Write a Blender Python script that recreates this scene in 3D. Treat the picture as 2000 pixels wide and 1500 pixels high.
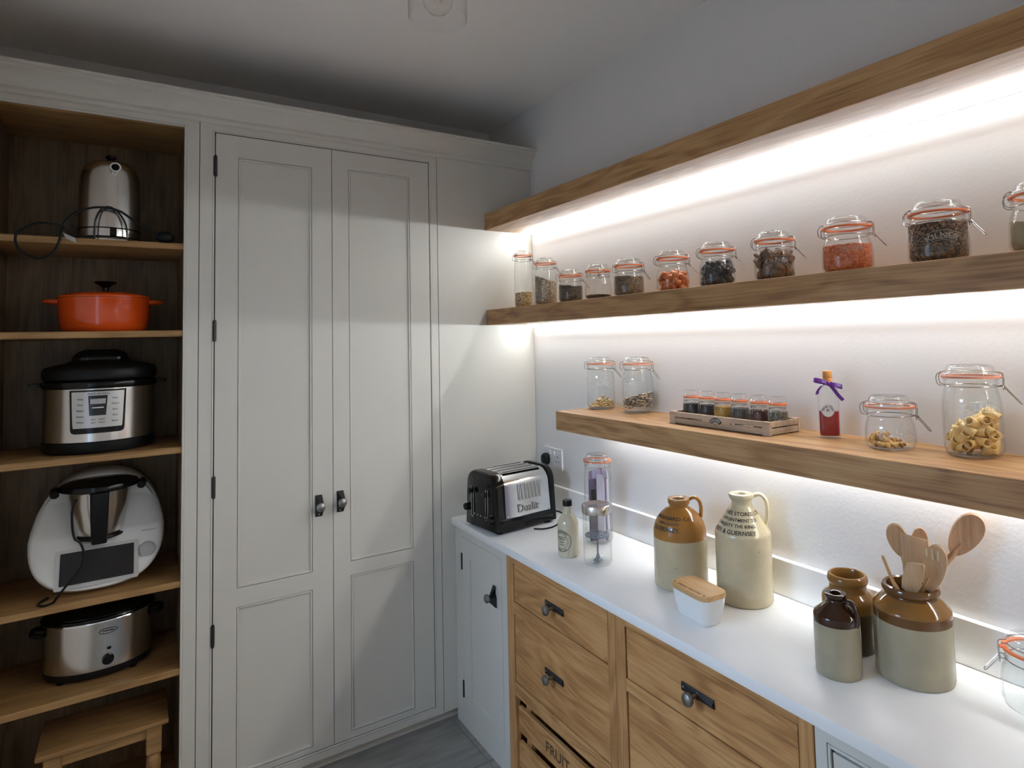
import bpy, bmesh, math, random
from mathutils import Vector, Matrix
for o in list(bpy.data.objects): bpy.data.objects.remove(o)
S = bpy.context.scene; COL = S.collection
PI = math.pi; cos = math.cos; sin = math.sin

# ------------------------------------------------------------ camera
def make_camera():
    cd = bpy.data.cameras.new('camera'); co = bpy.data.objects.new('camera', cd); COL.objects.link(co)
    yaw, pitch, roll = 0.59059, 0.057388, -0.025104
    fw = Vector((sin(yaw), cos(yaw), 0)); rt = Vector((cos(yaw), -sin(yaw), 0)); up = Vector((0, 0, 1))
    f2 = fw*cos(pitch) + up*sin(pitch); u2 = up*cos(pitch) - fw*sin(pitch)
    r3 = rt*cos(roll) + u2*sin(roll); u3 = u2*cos(roll) - rt*sin(roll)
    m = Matrix((r3, u3, -f2)).transposed().to_4x4(); m.translation = (-1.70607, -2.74558, 1.72917)
    co.matrix_world = m
    cd.sensor_fit = 'HORIZONTAL'; cd.sensor_width = 36; cd.lens = 36*1217.69/2000
    cd.shift_x = -(1083.85-1000)/2000; cd.shift_y = -(750-591.75)/2000
    cd.clip_start = .02; cd.clip_end = 60
    S.camera = co
make_camera()
CAMXY = (-1.70607, -2.74558)

# ------------------------------------------------------------ world, daylight, exposure
LED_STRENGTH = 33.0
w = bpy.data.worlds.new('sky'); S.world = w; w.use_nodes = True
bg = w.node_tree.nodes['Background']; bg.inputs[0].default_value = (.55, .72, 1.0, 1); bg.inputs[1].default_value = 1.0
vs = S.view_settings; vs.view_transform = 'Standard'; vs.look = 'None'; vs.gamma = 1; vs.exposure = 1.18; vs.use_curve_mapping = False
S.cycles.transparent_max_bounces = 40; S.cycles.max_bounces = 14; S.cycles.diffuse_bounces = 8; S.cycles.glossy_bounces = 6
S.cycles.caustics_reflective = False; S.cycles.caustics_refractive = False

def area(name, loc, rot, sx, sy, power, col):
    l = bpy.data.lights.new(name, 'AREA'); l.shape = 'RECTANGLE'; l.size = sx; l.size_y = sy; l.energy = power; l.color = col
    o = bpy.data.objects.new(name, l); o.location = loc; o.rotation_euler = rot; COL.objects.link(o); return o
# daylight through the window in the left wall
area('window_skylight', (-3.3, -1.35, 2.75), (0, -math.radians(54), 0), 1.5, 1.6, 86, (.48, .69, 1.0))

# ------------------------------------------------------------ text outlines (made first while the scene is empty)
_T = {}
def text_polys(s):
    if s in _T: return _T[s]
    c = bpy.data.curves.new('t', 'FONT'); c.body = s; c.size = 1; c.resolution_u = 3; c.offset = .016
    o = bpy.data.objects.new('t', c); COL.objects.link(o)
    dg = bpy.context.evaluated_depsgraph_get(); e = o.evaluated_get(dg); m = e.to_mesh()
    vs_ = [tuple(v.co) for v in m.vertices]; ps = [tuple(p.vertices) for p in m.polygons]
    e.to_mesh_clear(); bpy.data.objects.remove(o); bpy.data.curves.remove(c)
    x0 = min(v[0] for v in vs_); x1 = max(v[0] for v in vs_)
    vs_ = [(v[0]-(x0+x1)/2, v[1]) for v in vs_]
    _T[s] = (vs_, ps, x1-x0); return _T[s]
for s_ in ['KILNER','Dualit','FRUIT','BARNARD Co','MERCHANTS','GUERNSEY.',"LE RICHES STORES LTD",'BY APPOINTMENT TO','HIS MAJESTY THE KING','JERSEY & GUERNSEY',
           'GUERNSEY','CREAM LIQUEUR','VANILLA','FUDGE','PRODUCE','DAIRY Co','SPREAD THE LOVE','PRESSURE KING','Soup','Rice','Beans','Steam','Warm','Stew','Start','n','Sloe Gin','1842']:
    text_polys(s_)

# ------------------------------------------------------------ materials
def mat(name, col=(.8,.8,.8), rough=.5, metal=0, **k):
    m = bpy.data.materials.new(name); m.use_nodes = True
    b = m.node_tree.nodes['Principled BSDF']
    b.inputs['Base Color'].default_value = (*col, 1); b.inputs['Roughness'].default_value = rough; b.inputs['Metallic'].default_value = metal
    if 'coat' in k: b.inputs['Coat Weight'].default_value = k['coat']; b.inputs['Coat Roughness'].default_value = k.get('coatr', .05)
    if 'spec' in k: b.inputs['Specular IOR Level'].default_value = k['spec']
    return m
def N(m, t, **k):
    n = m.node_tree.nodes.new(t)
    for a, v in k.items(): setattr(n, a, v)
    return n
def LK(m, a, b): m.node_tree.links.new(a, b)
def ramp(m, stops):
    r = N(m, 'ShaderNodeValToRGB'); e = r.color_ramp.elements
    while len(e) < len(stops): e.new(.5)
    for i, (p, c) in enumerate(stops): e[i].position = p; e[i].color = (*c, 1)
    return r
def bump_noise(m, scale, strength, dist=.001, detail=3):
    b = m.node_tree.nodes['Principled BSDF']
    tc = N(m, 'ShaderNodeTexCoord'); n = N(m, 'ShaderNodeTexNoise'); n.inputs['Scale'].default_value = scale; n.inputs['Detail'].default_value = detail
    bp = N(m, 'ShaderNodeBump'); bp.inputs['Strength'].default_value = strength; bp.inputs['Distance'].default_value = dist
    LK(m, tc.outputs['Object'], n.inputs['Vector']); LK(m, n.outputs['Fac'], bp.inputs['Height']); LK(m, bp.outputs['Normal'], b.inputs['Normal'])
    return m
def paint(name, col, rough=.5, scale=60, st=.08):
    m = mat(name, col, rough); return bump_noise(m, scale, st, .002)
def oak(name, axis, light, mid, dark, rough=.45, fig=1.0):
    m = mat(name, mid, rough); b = m.node_tree.nodes['Principled BSDF']
    tc = N(m, 'ShaderNodeTexCoord'); oi = N(m, 'ShaderNodeObjectInfo')
    add = N(m, 'ShaderNodeVectorMath', operation='ADD'); mul = N(m, 'ShaderNodeVectorMath', operation='SCALE')
    cx = N(m, 'ShaderNodeCombineXYZ')
    for i in range(3): LK(m, oi.outputs['Random'], cx.inputs[i])
    mul.inputs['Scale'].default_value = 7.3; LK(m, cx.outputs[0], mul.inputs[0])
    LK(m, tc.outputs['Object'], add.inputs[0]); LK(m, mul.outputs[0], add.inputs[1])
    def mp(al, ac):
        p = N(m, 'ShaderNodeMapping'); sc = [ac]*3; sc[axis] = al; p.inputs['Scale'].default_value = sc
        LK(m, add.outputs[0], p.inputs['Vector']); return p
    p1 = mp(1.1, 6); n1 = N(m, 'ShaderNodeTexNoise'); n1.inputs['Scale'].default_value = 1.6; n1.inputs['Detail'].default_value = 2; n1.inputs['Distortion'].default_value = .6
    LK(m, p1.outputs[0], n1.inputs['Vector'])
    # growth rings: sine of the smooth noise gives cathedral figure
    mm = N(m, 'ShaderNodeMath', operation='MULTIPLY'); mm.inputs[1].default_value = 42*fig; LK(m, n1.outputs['Fac'], mm.inputs[0])
    si = N(m, 'ShaderNodeMath', operation='SINE'); LK(m, mm.outputs[0], si.inputs[0])
    p2 = mp(5, 190); n2 = N(m, 'ShaderNodeTexNoise'); n2.inputs['Scale'].default_value = 1; n2.inputs['Detail'].default_value = 3
    LK(m, p2.outputs[0], n2.inputs['Vector'])
    p3 = mp(.7, 9); n3 = N(m, 'ShaderNodeTexNoise'); n3.inputs['Scale'].default_value = 1; n3.inputs['Detail'].default_value = 4
    LK(m, p3.outputs[0], n3.inputs['Vector'])
    a1 = N(m, 'ShaderNodeMath', operation='MULTIPLY_ADD'); a1.inputs[1].default_value = .11; a1.inputs[2].default_value = 0; LK(m, si.outputs[0], a1.inputs[0])
    a2 = N(m, 'ShaderNodeMath', operation='MULTIPLY_ADD'); a2.inputs[1].default_value = .75; LK(m, n2.outputs['Fac'], a2.inputs[0]); LK(m, a1.outputs[0], a2.inputs[2])
    a3 = N(m, 'ShaderNodeMath', operation='MULTIPLY_ADD'); a3.inputs[1].default_value = .55; LK(m, n3.outputs['Fac'], a3.inputs[0]); LK(m, a2.outputs[0], a3.inputs[2])
    r = ramp(m, [(.38, dark), (.62, mid), (.88, light)]); LK(m, a3.outputs[0], r.inputs['Fac']); LK(m, r.outputs['Color'], b.inputs['Base Color'])
    bp = N(m, 'ShaderNodeBump'); bp.inputs['Strength'].default_value = .25; bp.inputs['Distance'].default_value = .001
    LK(m, n2.outputs['Fac'], bp.inputs['Height']); LK(m, bp.outputs['Normal'], b.inputs['Normal'])
    return m
def grain(name, cols, scale, rough=.6, bump=.6, stretch=(1,1,1)):
    m = mat(name, cols[0], rough); b = m.node_tree.nodes['Principled BSDF']
    tc = N(m, 'ShaderNodeTexCoord'); p = N(m, 'ShaderNodeMapping'); p.inputs['Scale'].default_value = stretch
    v = N(m, 'ShaderNodeTexVoronoi'); v.inputs['Scale'].default_value = scale
    LK(m, tc.outputs['Object'], p.inputs['Vector']); LK(m, p.outputs[0], v.inputs['Vector'])
    sp = N(m, 'ShaderNodeSeparateColor'); LK(m, v.outputs['Color'], sp.inputs[0])
    n = len(cols); r = ramp(m, [(i/max(1, n-1)*.9+.05, c) for i, c in enumerate(cols)]); LK(m, sp.outputs[0], r.inputs['Fac']); LK(m, r.outputs['Color'], b.inputs['Base Color'])
    bp = N(m, 'ShaderNodeBump'); bp.inputs['Strength'].default_value = bump; bp.inputs['Distance'].default_value = .004; bp.invert = True
    LK(m, v.outputs['Distance'], bp.inputs['Height']); LK(m, bp.outputs['Normal'], b.inputs['Normal'])
    return m
def glass(name, tint=(.985,.992,.988), edge=(.30,.33,.32), rough=.02):
    # thin clear glass: clear straight through, a Fresnel reflection and greener, darker edges where the wall is seen end-on
    m = bpy.data.materials.new(name); m.use_nodes = True; nt = m.node_tree; nt.nodes.remove(nt.nodes['Principled BSDF'])
    out = nt.nodes['Material Output']
    tr = N(m, 'ShaderNodeBsdfTransparent'); gl = N(m, 'ShaderNodeBsdfGlossy'); gl.inputs['Roughness'].default_value = rough
    lw = N(m, 'ShaderNodeLayerWeight'); lw.inputs['Blend'].default_value = .5
    r = ramp(m, [(.0, tint), (.84, tint), (1.0, edge)]); LK(m, lw.outputs['Facing'], r.inputs['Fac']); LK(m, r.outputs['Color'], tr.inputs['Color'])
    pw = N(m, 'ShaderNodeMath', operation='POWER'); pw.inputs[1].default_value = 4.5; LK(m, lw.outputs['Facing'], pw.inputs[0])
    fr = N(m, 'ShaderNodeMath', operation='MULTIPLY_ADD'); fr.inputs[1].default_value = .62; fr.inputs[2].default_value = .035; LK(m, pw.outputs[0], fr.inputs[0])
    mx = N(m, 'ShaderNodeMixShader'); LK(m, fr.outputs[0], mx.inputs[0]); LK(m, tr.outputs[0], mx.inputs[1]); LK(m, gl.outputs[0], mx.inputs[2]); LK(m, mx.outputs[0], out.inputs['Surface'])
    return m
def emit(name, col, s):
    m = bpy.data.materials.new(name); m.use_nodes = True; nt = m.node_tree; nt.nodes.remove(nt.nodes['Principled BSDF'])
    e = N(m, 'ShaderNodeEmission'); e.inputs[0].default_value = (*col, 1); e.inputs[1].default_value = s
    LK(m, e.outputs[0], nt.nodes['Material Output'].inputs['Surface']); return m
def brushed(name, col, rough, axis, st=.12):
    m = mat(name, col, rough, 1); b = m.node_tree.nodes['Principled BSDF']
    tc = N(m, 'ShaderNodeTexCoord'); p = N(m, 'ShaderNodeMapping'); sc = [300]*3; sc[axis] = 3; p.inputs['Scale'].default_value = sc
    n = N(m, 'ShaderNodeTexNoise'); n.inputs['Scale'].default_value = 1; n.inputs['Detail'].default_value = 2
    LK(m, tc.outputs['Object'], p.inputs['Vector']); LK(m, p.outputs[0], n.inputs['Vector'])
    mr = N(m, 'ShaderNodeMapRange'); mr.inputs[3].default_value = rough-.06; mr.inputs[4].default_value = rough+.10; LK(m, n.outputs['Fac'], mr.inputs[0]); LK(m, mr.outputs[0], b.inputs['Roughness'])
    return m
def tiles(name):
    m = mat(name, (.2,.2,.19), .45); b = m.node_tree.nodes['Principled BSDF']
    tc = N(m, 'ShaderNodeTexCoord'); p = N(m, 'ShaderNodeMapping'); p.inputs['Scale'].default_value = (3, 14, 3); p.inputs['Rotation'].default_value = (0, 0, .5)
    n = N(m, 'ShaderNodeTexNoise'); n.inputs['Scale'].default_value = 2; n.inputs['Detail'].default_value = 6
    LK(m, tc.outputs['Object'], p.inputs['Vector']); LK(m, p.outputs[0], n.inputs['Vector'])
    r = ramp(m, [(.3, (.185,.175,.16)), (.7, (.29,.275,.25))]); LK(m, n.outputs['Fac'], r.inputs['Fac']); LK(m, r.outputs['Color'], b.inputs['Base Color'])
    return m
def speckled(name, col, spots, rough=.2):
    m = mat(name, col, rough); b = m.node_tree.nodes['Principled BSDF']
    tc = N(m, 'ShaderNodeTexCoord'); n = N(m, 'ShaderNodeTexNoise'); n.inputs['Scale'].default_value = 9; n.inputs['Detail'].default_value = 4
    LK(m, tc.outputs['Object'], n.inputs['Vector'])
    v = N(m, 'ShaderNodeTexVoronoi'); v.inputs['Scale'].default_value = 34; LK(m, tc.outputs['Object'], v.inputs['Vector'])
    lt = N(m, 'ShaderNodeMath', operation='LESS_THAN'); lt.inputs[1].default_value = .055; LK(m, v.outputs['Distance'], lt.inputs[0])
    c2 = tuple(c*.80 for c in col); r = ramp(m, [(.35, c2), (.65, col)]); LK(m, n.outputs['Fac'], r.inputs['Fac'])
    mx = N(m, 'ShaderNodeMixRGB'); mx.inputs[2].default_value = (*spots, 1); LK(m, lt.outputs[0], mx.inputs[0]); LK(m, r.outputs['Color'], mx.inputs[1]); LK(m, mx.outputs[0], b.inputs['Base Color'])
    return m

M = {}
M['wall'] = paint('wall_paint', (.72,.715,.71), .7, 90, .25)
M['wall_bounce'] = paint('white_bounce_wall_paint', (.88,.87,.86), .7, 90, .25)  # extra-white paint for unseen walls, chosen to bounce more light into the room
M['ceil'] = paint('ceiling_paint', (.90,.885,.86), .8, 40, .05)
M['cab'] = paint('cabinet_paint', (.60,.585,.535), .42, 130, .05)
M['quartz'] = mat('white_quartz', (.84,.84,.83), .34)
M['oakx'] = oak('oak_grain_x', 0, (.52,.34,.165), (.42,.255,.115), (.28,.155,.065))
M['oaky'] = oak('oak_grain_y', 1, (.56,.31,.125), (.45,.225,.08), (.30,.135,.044))
M['oakz'] = oak('oak_grain_z', 2, (.53,.295,.12), (.43,.215,.078), (.28,.13,.043))
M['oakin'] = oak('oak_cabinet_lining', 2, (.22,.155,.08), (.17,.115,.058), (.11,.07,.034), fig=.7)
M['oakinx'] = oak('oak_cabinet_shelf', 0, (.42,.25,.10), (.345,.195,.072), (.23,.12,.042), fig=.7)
M['shelf'] = oak('oak_floating_shelf', 1, (.50,.30,.135), (.385,.205,.08), (.22,.10,.036), fig=.8)
M['tile'] = tiles('grey_porcelain_tile'); M['grout'] = mat('grout', (.34,.335,.32), .9)
M['pewter'] = bump_noise(mat('pewter', (.30,.29,.28), .38, 1), 200, .1, .0005)
M['iron'] = mat('dark_iron', (.045,.043,.042), .42, .6)
M['screw'] = mat('screw', (.55,.54,.52), .3, 1)
M['black'] = mat('black_gloss', (.004,.004,.004), .14, spec=.32); M['blackm'] = mat('black_matt', (.006,.006,.006), .45, spec=.25)
M['dark'] = mat('dark_void', (.01,.009,.008), .9)
M['steel'] = brushed('brushed_steel', (.62,.60,.57), .24, 0); M['steelz'] = brushed('brushed_steel_vertical', (.62,.60,.57), .2, 2)
M['chrome'] = mat('chrome', (.78,.78,.78), .07, 1); M['psteel'] = mat('polished_steel', (.72,.72,.71), .13, 1)
M['wire'] = mat('jar_wire', (.42,.41,.40), .25, 1)
M['glass'] = glass('clear_glass'); M['emboss'] = mat('embossed_glass', (.75,.76,.75), .15, 0)
M['emboss'].node_tree.nodes['Principled BSDF'].inputs['Alpha'].default_value = .38
M['shade'] = glass('pendant_glass', (.995,.995,.995), (.10,.11,.11))
M['bulb'] = glass('bulb_glass', (.99,.985,.975), (.08,.08,.08)); M['fil'] = mat('filament_amber', (.75,.42,.10), .4)
M['rubber'] = mat('orange_rubber', (.80,.19,.055), .45); M['rubber2'] = mat('pale_orange_rubber', (.72,.27,.16), .5)
M['cream'] = speckled('cream_stoneware', (.55,.47,.31), (.16,.11,.06), .22)
M['cream2'] = speckled('grey_cream_stoneware', (.37,.33,.23), (.22,.17,.10), .2)
M['cream3'] = speckled('pale_cream_stoneware', (.60,.52,.34), (.2,.14,.08), .2)
M['amber'] = speckled('amber_glaze', (.36,.165,.035), (.10,.04,.01), .1)
M['brown'] = speckled('brown_glaze', (.13,.058,.016), (.05,.02,.008), .1)
M['dbrown'] = speckled('dark_brown_glaze', (.045,.018,.008), (.02,.01,.005), .08)
M['ink'] = mat('black_ink', (.02,.018,.016), .5)
M['white'] = mat('white_plastic', (.72,.72,.73), .32); M['ceramic'] = mat('white_ceramic', (.74,.75,.74), .25)
M['grey'] = mat('grey_plastic', (.40,.40,.40), .35)
M['beech'] = oak('beech', 1, (.66,.42,.20), (.58,.345,.145), (.48,.26,.10), fig=.5)
M['spoon'] = oak('worn_beech', 2, (.52,.36,.21), (.47,.31,.175), (.38,.235,.125), .6, .3)
M['spoond'] = oak('dark_worn_beech', 2, (.44,.28,.16), (.37,.21,.115), (.29,.15,.075), .6, .3)
M['crate'] = oak('weathered_crate_wood', 1, (.52,.41,.30), (.45,.34,.24), (.33,.24,.16), .7, .6)
M['orange'] = mat('orange_enamel', (.72,.085,.008), .18, coat=.5)
M['led'] = emit('led_light', (.93,.975,1.0), LED_STRENGTH)
M['led_edge'] = emit('led_added_edge_glow', (.93,.975,1.0), LED_STRENGTH*.17); M['led3'] = emit('led_light_lowest', (.93,.975,1.0), LED_STRENGTH*.90)
M['screen'] = mat('dark_screen', (.015,.015,.016), .2); M['silver'] = mat('silver_panel', (.55,.55,.54), .3, .4)
M['purple'] = mat('purple_ribbon', (.10,.018,.21), .4); M['gin'] = mat('crimson_liquid', (.30,.008,.025), .08)
M['lilac'] = mat('lilac_wrapper', (.42,.35,.52), .45); M['lilac2'] = mat('pale_lilac_wrapper', (.62,.56,.68), .45); M['plum'] = mat('dark_plum_print', (.11,.075,.15), .5)
M['cap'] = mat('orange_cap', (.62,.27,.06), .4); M['paper'] = mat('paper_label', (.62,.60,.60), .6)
M['creamliq'] = mat('cream_liqueur', (.56,.51,.37), .2, coat=.4)
M['pasta'] = mat('durum_pasta', (.78,.55,.22), .5); M['nut'] = mat('pale_nut', (.66,.40,.13), .45); M['nutd'] = mat('brown_nut', (.40,.20,.06), .5)
M['apricot'] = mat('dried_apricot', (.62,.17,.03), .35); M['prune'] = mat('prune', (.022,.014,.016), .25); M['fig'] = bump_noise(mat('dried_fig', (.16,.075,.032), .5), 120, .6, .003)
M['plug'] = M['blackm']
M['ochre'] = speckled('ochre_glaze', (.25,.12,.028), (.08,.035,.01), .1); M['stone_shaded'] = speckled('shaded_stoneware', (.10,.075,.042), (.05,.03,.015), .2)  # dark stoneware: shade on the crock's lower wall put into its colour

# ------------------------------------------------------------ geometry helpers
def new(): return bmesh.new()
def box(bm, lo, hi, bev=0, seg=2):
    r = bmesh.ops.create_cube(bm, size=1); vs_ = r['verts']
    for v in vs_: v.co = Vector([lo[i] + (v.co[i]+.5)*(hi[i]-lo[i]) for i in range(3)])
    if bev:
        es = list({e for v in vs_ for e in v.link_edges})
        bmesh.ops.bevel(bm, geom=es, offset=bev, segments=seg, affect='EDGES', profile=.5)
    return bm
def lathe(bm, prof, seg=40, axis=(0,0), mi=None, sx=1, sy=1, n=2):
    """prof: list of (r,z); closed on the axis where r==0; n: superellipse exponent"""
    rings = []
    for r, z in prof:
        if r < 1e-6: rings.append([bm.verts.new((axis[0], axis[1], z))])
        else:
            ring = []
            for k in range(seg):
                a = 2*PI*k/seg; c, s = cos(a), sin(a)
                if n != 2:
                    q = (abs(c)**n + abs(s)**n)**(-1/n); c *= q; s *= q
                ring.append(bm.verts.new((axis[0]+r*sx*c, axis[1]+r*sy*s, z)))
            rings.append(ring)
    for i in range(len(rings)-1):
        a, b = rings[i], rings[i+1]
        for k in range(seg):
            k2 = (k+1) % seg
            try:
                if len(a) == 1 and len(b) == 1: continue
                if len(a) == 1: f = bm.faces.new((a[0], b[k2], b[k]))
                elif len(b) == 1: f = bm.faces.new((a[k], a[k2], b[0]))
                else: f = bm.faces.new((a[k], a[k2], b[k2], b[k]))
                if mi: f.material_index = mi((prof[i][1]+prof[i+1][1])/2)
            except ValueError: pass
    return bm
def catmull(pts, sub=6, closed=False):
    pts = [Vector(p) for p in pts]; out = []; n = len(pts); rng = n if closed else n-1
    for i in range(rng):
        if closed: p0, p1, p2, p3 = pts[(i-1) % n], pts[i], pts[(i+1) % n], pts[(i+2) % n]
        else: p0, p1, p2, p3 = pts[max(i-1, 0)], pts[i], pts[i+1], pts[min(i+2, n-1)]
        for k in range(sub):
            t = k/sub; out.append(.5*((2*p1)+(p2-p0)*t+(2*p0-5*p1+4*p2-p3)*t*t+(3*p1-p0-3*p2+p3)*t**3))
    if not closed: out.append(pts[-1])
    return out
def tube(bm, pts, r, seg=8, closed=False, smooth=0, flat=1.0, radii=None):
    if smooth: pts = catmull(pts, smooth, closed)
    pts = [Vector(p) for p in pts]; n = len(pts); rings = []
    nrm = None
    for i, p in enumerate(pts):
        t = (pts[(i+1) % n]-pts[i-1]) if closed else (pts[min(i+1, n-1)]-pts[max(i-1, 0)])
        t = t.normalized() if t.length > 1e-9 else Vector((0,0,1))
        if nrm is None: nrm = t.orthogonal().normalized() if abs(t.z) > .95 else Vector((0,0,1)).cross(t).normalized()
        nrm = (nrm - t*nrm.dot(t)); nrm = nrm.normalized() if nrm.length > 1e-6 else t.orthogonal().normalized()
        b = t.cross(nrm); rr = radii[i] if radii else r
        rings.append([bm.verts.new(p + nrm*cos(2*PI*k/seg)*rr*flat + b*sin(2*PI*k/seg)*rr) for k in range(seg)])
    for i in range(n if closed else n-1):
        a, b = rings[i], rings[(i+1) % n]
        for k in range(seg): bm.faces.new((a[k], a[(k+1) % seg], b[(k+1) % seg], b[k]))
    if not closed: bm.faces.new(rings[0][::-1]); bm.faces.new(rings[-1])
    return bm
def prism(bm, poly, d, frame):
    """extrude a 2-D outline (list of (u,v)) through depth d; frame=(origin,U,V,W)"""
    o, U, V, W = [Vector(x) for x in frame]
    a = [bm.verts.new(o+U*u+V*v) for u, v in poly]; b = [bm.verts.new(o+U*u+V*v+W*d) for u, v in poly]
    n = len(poly); bm.faces.new(a); bm.faces.new(b[::-1])
    for i in range(n): bm.faces.new((a[i], b[i], b[(i+1) % n], a[(i+1) % n]))
    bmesh.ops.recalc_face_normals(bm, faces=bm.faces); return bm
def rrect(w, h, r, seg=5):
    out = []
    for cx, cy, a0 in ((w/2-r, h/2-r, 0), (-w/2+r, h/2-r, 90), (-w/2+r, -h/2+r, 180), (w/2-r, -h/2+r, 270)):
        for k in range(seg+1):
            a = math.radians(a0+90*k/seg); out.append((cx+r*cos(a), cy+r*sin(a)))
    return out
def loft(bm, rings, cap=True, closed=True):
    R = [[bm.verts.new(p) for p in ring] for ring in rings]; n = len(R[0])
    for i in range(len(R)-1):
        for k in range(n if closed else n-1):
            k2 = (k+1) % n; bm.faces.new((R[i][k], R[i][k2], R[i+1][k2], R[i+1][k]))
    if cap and closed: bm.faces.new(R[0][::-1]); bm.faces.new(R[-1])
    bmesh.ops.recalc_face_normals(bm, faces=bm.faces); return bm
def ellipsoid(bm, c, r, rot=None, sub=2, jitter=0, rnd=None):
    res = bmesh.ops.create_icosphere(bm, subdivisions=sub, radius=1)
    mtx = rot if rot else Matrix.Identity(3)
    for v in res['verts']:
        q = v.co.copy()
        if jitter: q *= 1 + jitter*(rnd.random()-.5)
        v.co = Vector(c) + mtx @ Vector((q.x*r[0], q.y*r[1], q.z*r[2]))
    return bm
def put_text(bm, s, size, fn, align=0):
    """text outlines mapped through fn(u,v)->point"""
    vs_, ps, wd = text_polys(s)
    vv = [bm.verts.new(fn((v[0]+align*wd/2)*size, v[1]*size)) for v in vs_]
    for p in ps:
        try: bm.faces.new([vv[i] for i in p])
        except ValueError: pass
    return bm
def cyl_map(R, a0, z0, e=.0006):
    return lambda u, v: Vector(((R+e)*cos(a0+u/R), (R+e)*sin(a0+u/R), z0+v))
def arc_cyl_map(R, a0, z0, rad, e=.0006):   # letters follow an arch of radius rad, centre at z0, wrapped on a cylinder
    def f(u, v):
        t = u/rad; uu = (rad+v)*sin(t); vv = (rad+v)*cos(t)
        return Vector(((R+e)*cos(a0+uu/R), (R+e)*sin(a0+uu/R), z0+vv))
    return f

def obj(name, bm, m, parent=None, smooth=35, **props):
    me = bpy.data.meshes.new(name); bm.normal_update()
    if smooth is not None:
        lim = math.radians(smooth)
        for f in bm.faces: f.smooth = True
        for e in bm.edges:
            if len(e.link_faces) == 2: e.smooth = e.calc_face_angle(0) < lim
    bm.to_mesh(me); bm.free()
    for x in (m if isinstance(m, (list, tuple)) else [m]): me.materials.append(x)
    o = bpy.data.objects.new(name, me); COL.objects.link(o)
    if parent: o.parent = parent
    for k, v in props.items(): o[k] = v
    return o
def thing(name, label, cat, loc=(0,0,0), rz=0, group=None):
    o = bpy.data.objects.new(name, None); o.empty_display_size = .05; COL.objects.link(o)
    o.location = loc; o.rotation_euler = (0, 0, rz); o['label'] = label; o['category'] = cat
    if group: o['group'] = group
    return o
def tag(o, label, cat, group=None, kind=None):
    o['label'] = label; o['category'] = cat
    if group: o['group'] = group
    if kind: o['kind'] = kind
    return o
def struct(name, bm, m, label=None, parent=None, smooth=35):
    o = obj(name, bm, m, parent, smooth)
    if not parent:
        o['kind'] = 'structure'
        if label: o['label'] = label
    return o
def simple(name, lo, hi, m, parent, bev=0, **k): return obj(name, box(new(), lo, hi, bev), m, parent, **k)
def view_angle(x, y): return math.atan2(CAMXY[1]-y, CAMXY[0]-x)     # direction from a spot towards where the photographer stood
rnd = random.Random(7)

# ------------------------------------------------------------ room shell
X0, Y0, Y1, H = -2.24, -3.7, .452, 2.941
fl = struct('floor', box(new(), (X0, Y0, -.06), (0, Y1, -.004)), M['grout'], 'floor of large grey tiles with pale grout')
xs = [X0, -1.6845, -1.0845, -.4845, 0]; ys = [-3.35, -2.75, -2.15, -1.55, -.95, -.35, .25]
ys = [Y0] + ys + [Y1]
for i in range(len(xs)-1):
    for j in range(len(ys)-1):
        obj('tile', box(new(), (xs[i]+.0022, ys[j]+.0022, -.004), (xs[i+1]-.0022, ys[j+1]-.0022, 0), .0008, 1), M['tile'], fl)
struct('ceiling', box(new(), (X0-.12, Y0-.12, H), (.12, Y1+.12, H+.1)), M['ceil'], 'plain pale ceiling')
struct('wall_right', box(new(), (0, Y0-.12, 0), (.12, Y1+.12, H)), M['wall'], 'pale painted wall carrying the oak shelves')
struct('wall_back', box(new(), (X0-.12, Y1, 0), (0, Y1+.12, H)), M['wall'], 'wall behind the tall cupboards')
struct('wall_front', box(new(), (X0-.12, Y0-.12, 0), (0, Y0, H)), M['wall_bounce'], 'wall behind the photographer')
wy0, wy1, wz0, wz1 = -1.72, -.98, .92, 2.12
bm = new()
box(bm, (X0-.12, Y0, 0), (X0, wy0, H)); box(bm, (X0-.12, wy1, 0), (X0, Y1, H)); box(bm, (X0-.12, wy0, 0), (X0, wy1, wz0)); box(bm, (X0-.12, wy0, wz1), (X0, wy1, H))
struct('wall_left', bm, M['wall_bounce'], 'wall on the left with a small window')
bm = new(); fr = .05
box(bm, (X0-.09, wy0, wz0), (X0-.03, wy0+fr, wz1)); box(bm, (X0-.09, wy1-fr, wz0), (X0-.03, wy1, wz1)); box(bm, (X0-.09, wy0, wz0), (X0-.03, wy1, wz0+fr)); box(bm, (X0-.09, wy0, wz1-fr), (X0-.03, wy1, wz1))
wd = struct('window_1', bm, M['white'], 'small window in the left wall')
struct('pane', box(new(), (X0-.065, wy0+fr, wz0+fr), (X0-.059, wy1-fr, wz1-fr)), M['glass'], None, wd)

# ------------------------------------------------------------ tall cupboards along the back
FY = 0.0; TOP = 2.624
def frame_bead(bm, x0, x1, z0, z1, y, w=.009, d=.007):   # thin cock-bead run round an opening, standing in a shadow groove
    g = .0022
    for lo, hi in (((x0-w, y-.001, z0-w), (x0-g, y+d, z1+w)), ((x1+g, y-.001, z0-w), (x1+w, y+d, z1+w)), ((x0-g, y-.001, z1+g), (x1+g, y+d, z1+w)), ((x0-g, y-.001, z0-w), (x1+g, y+d, z0-g))):
        box(bm, lo, hi, .0015, 1)
    return bm
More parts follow.
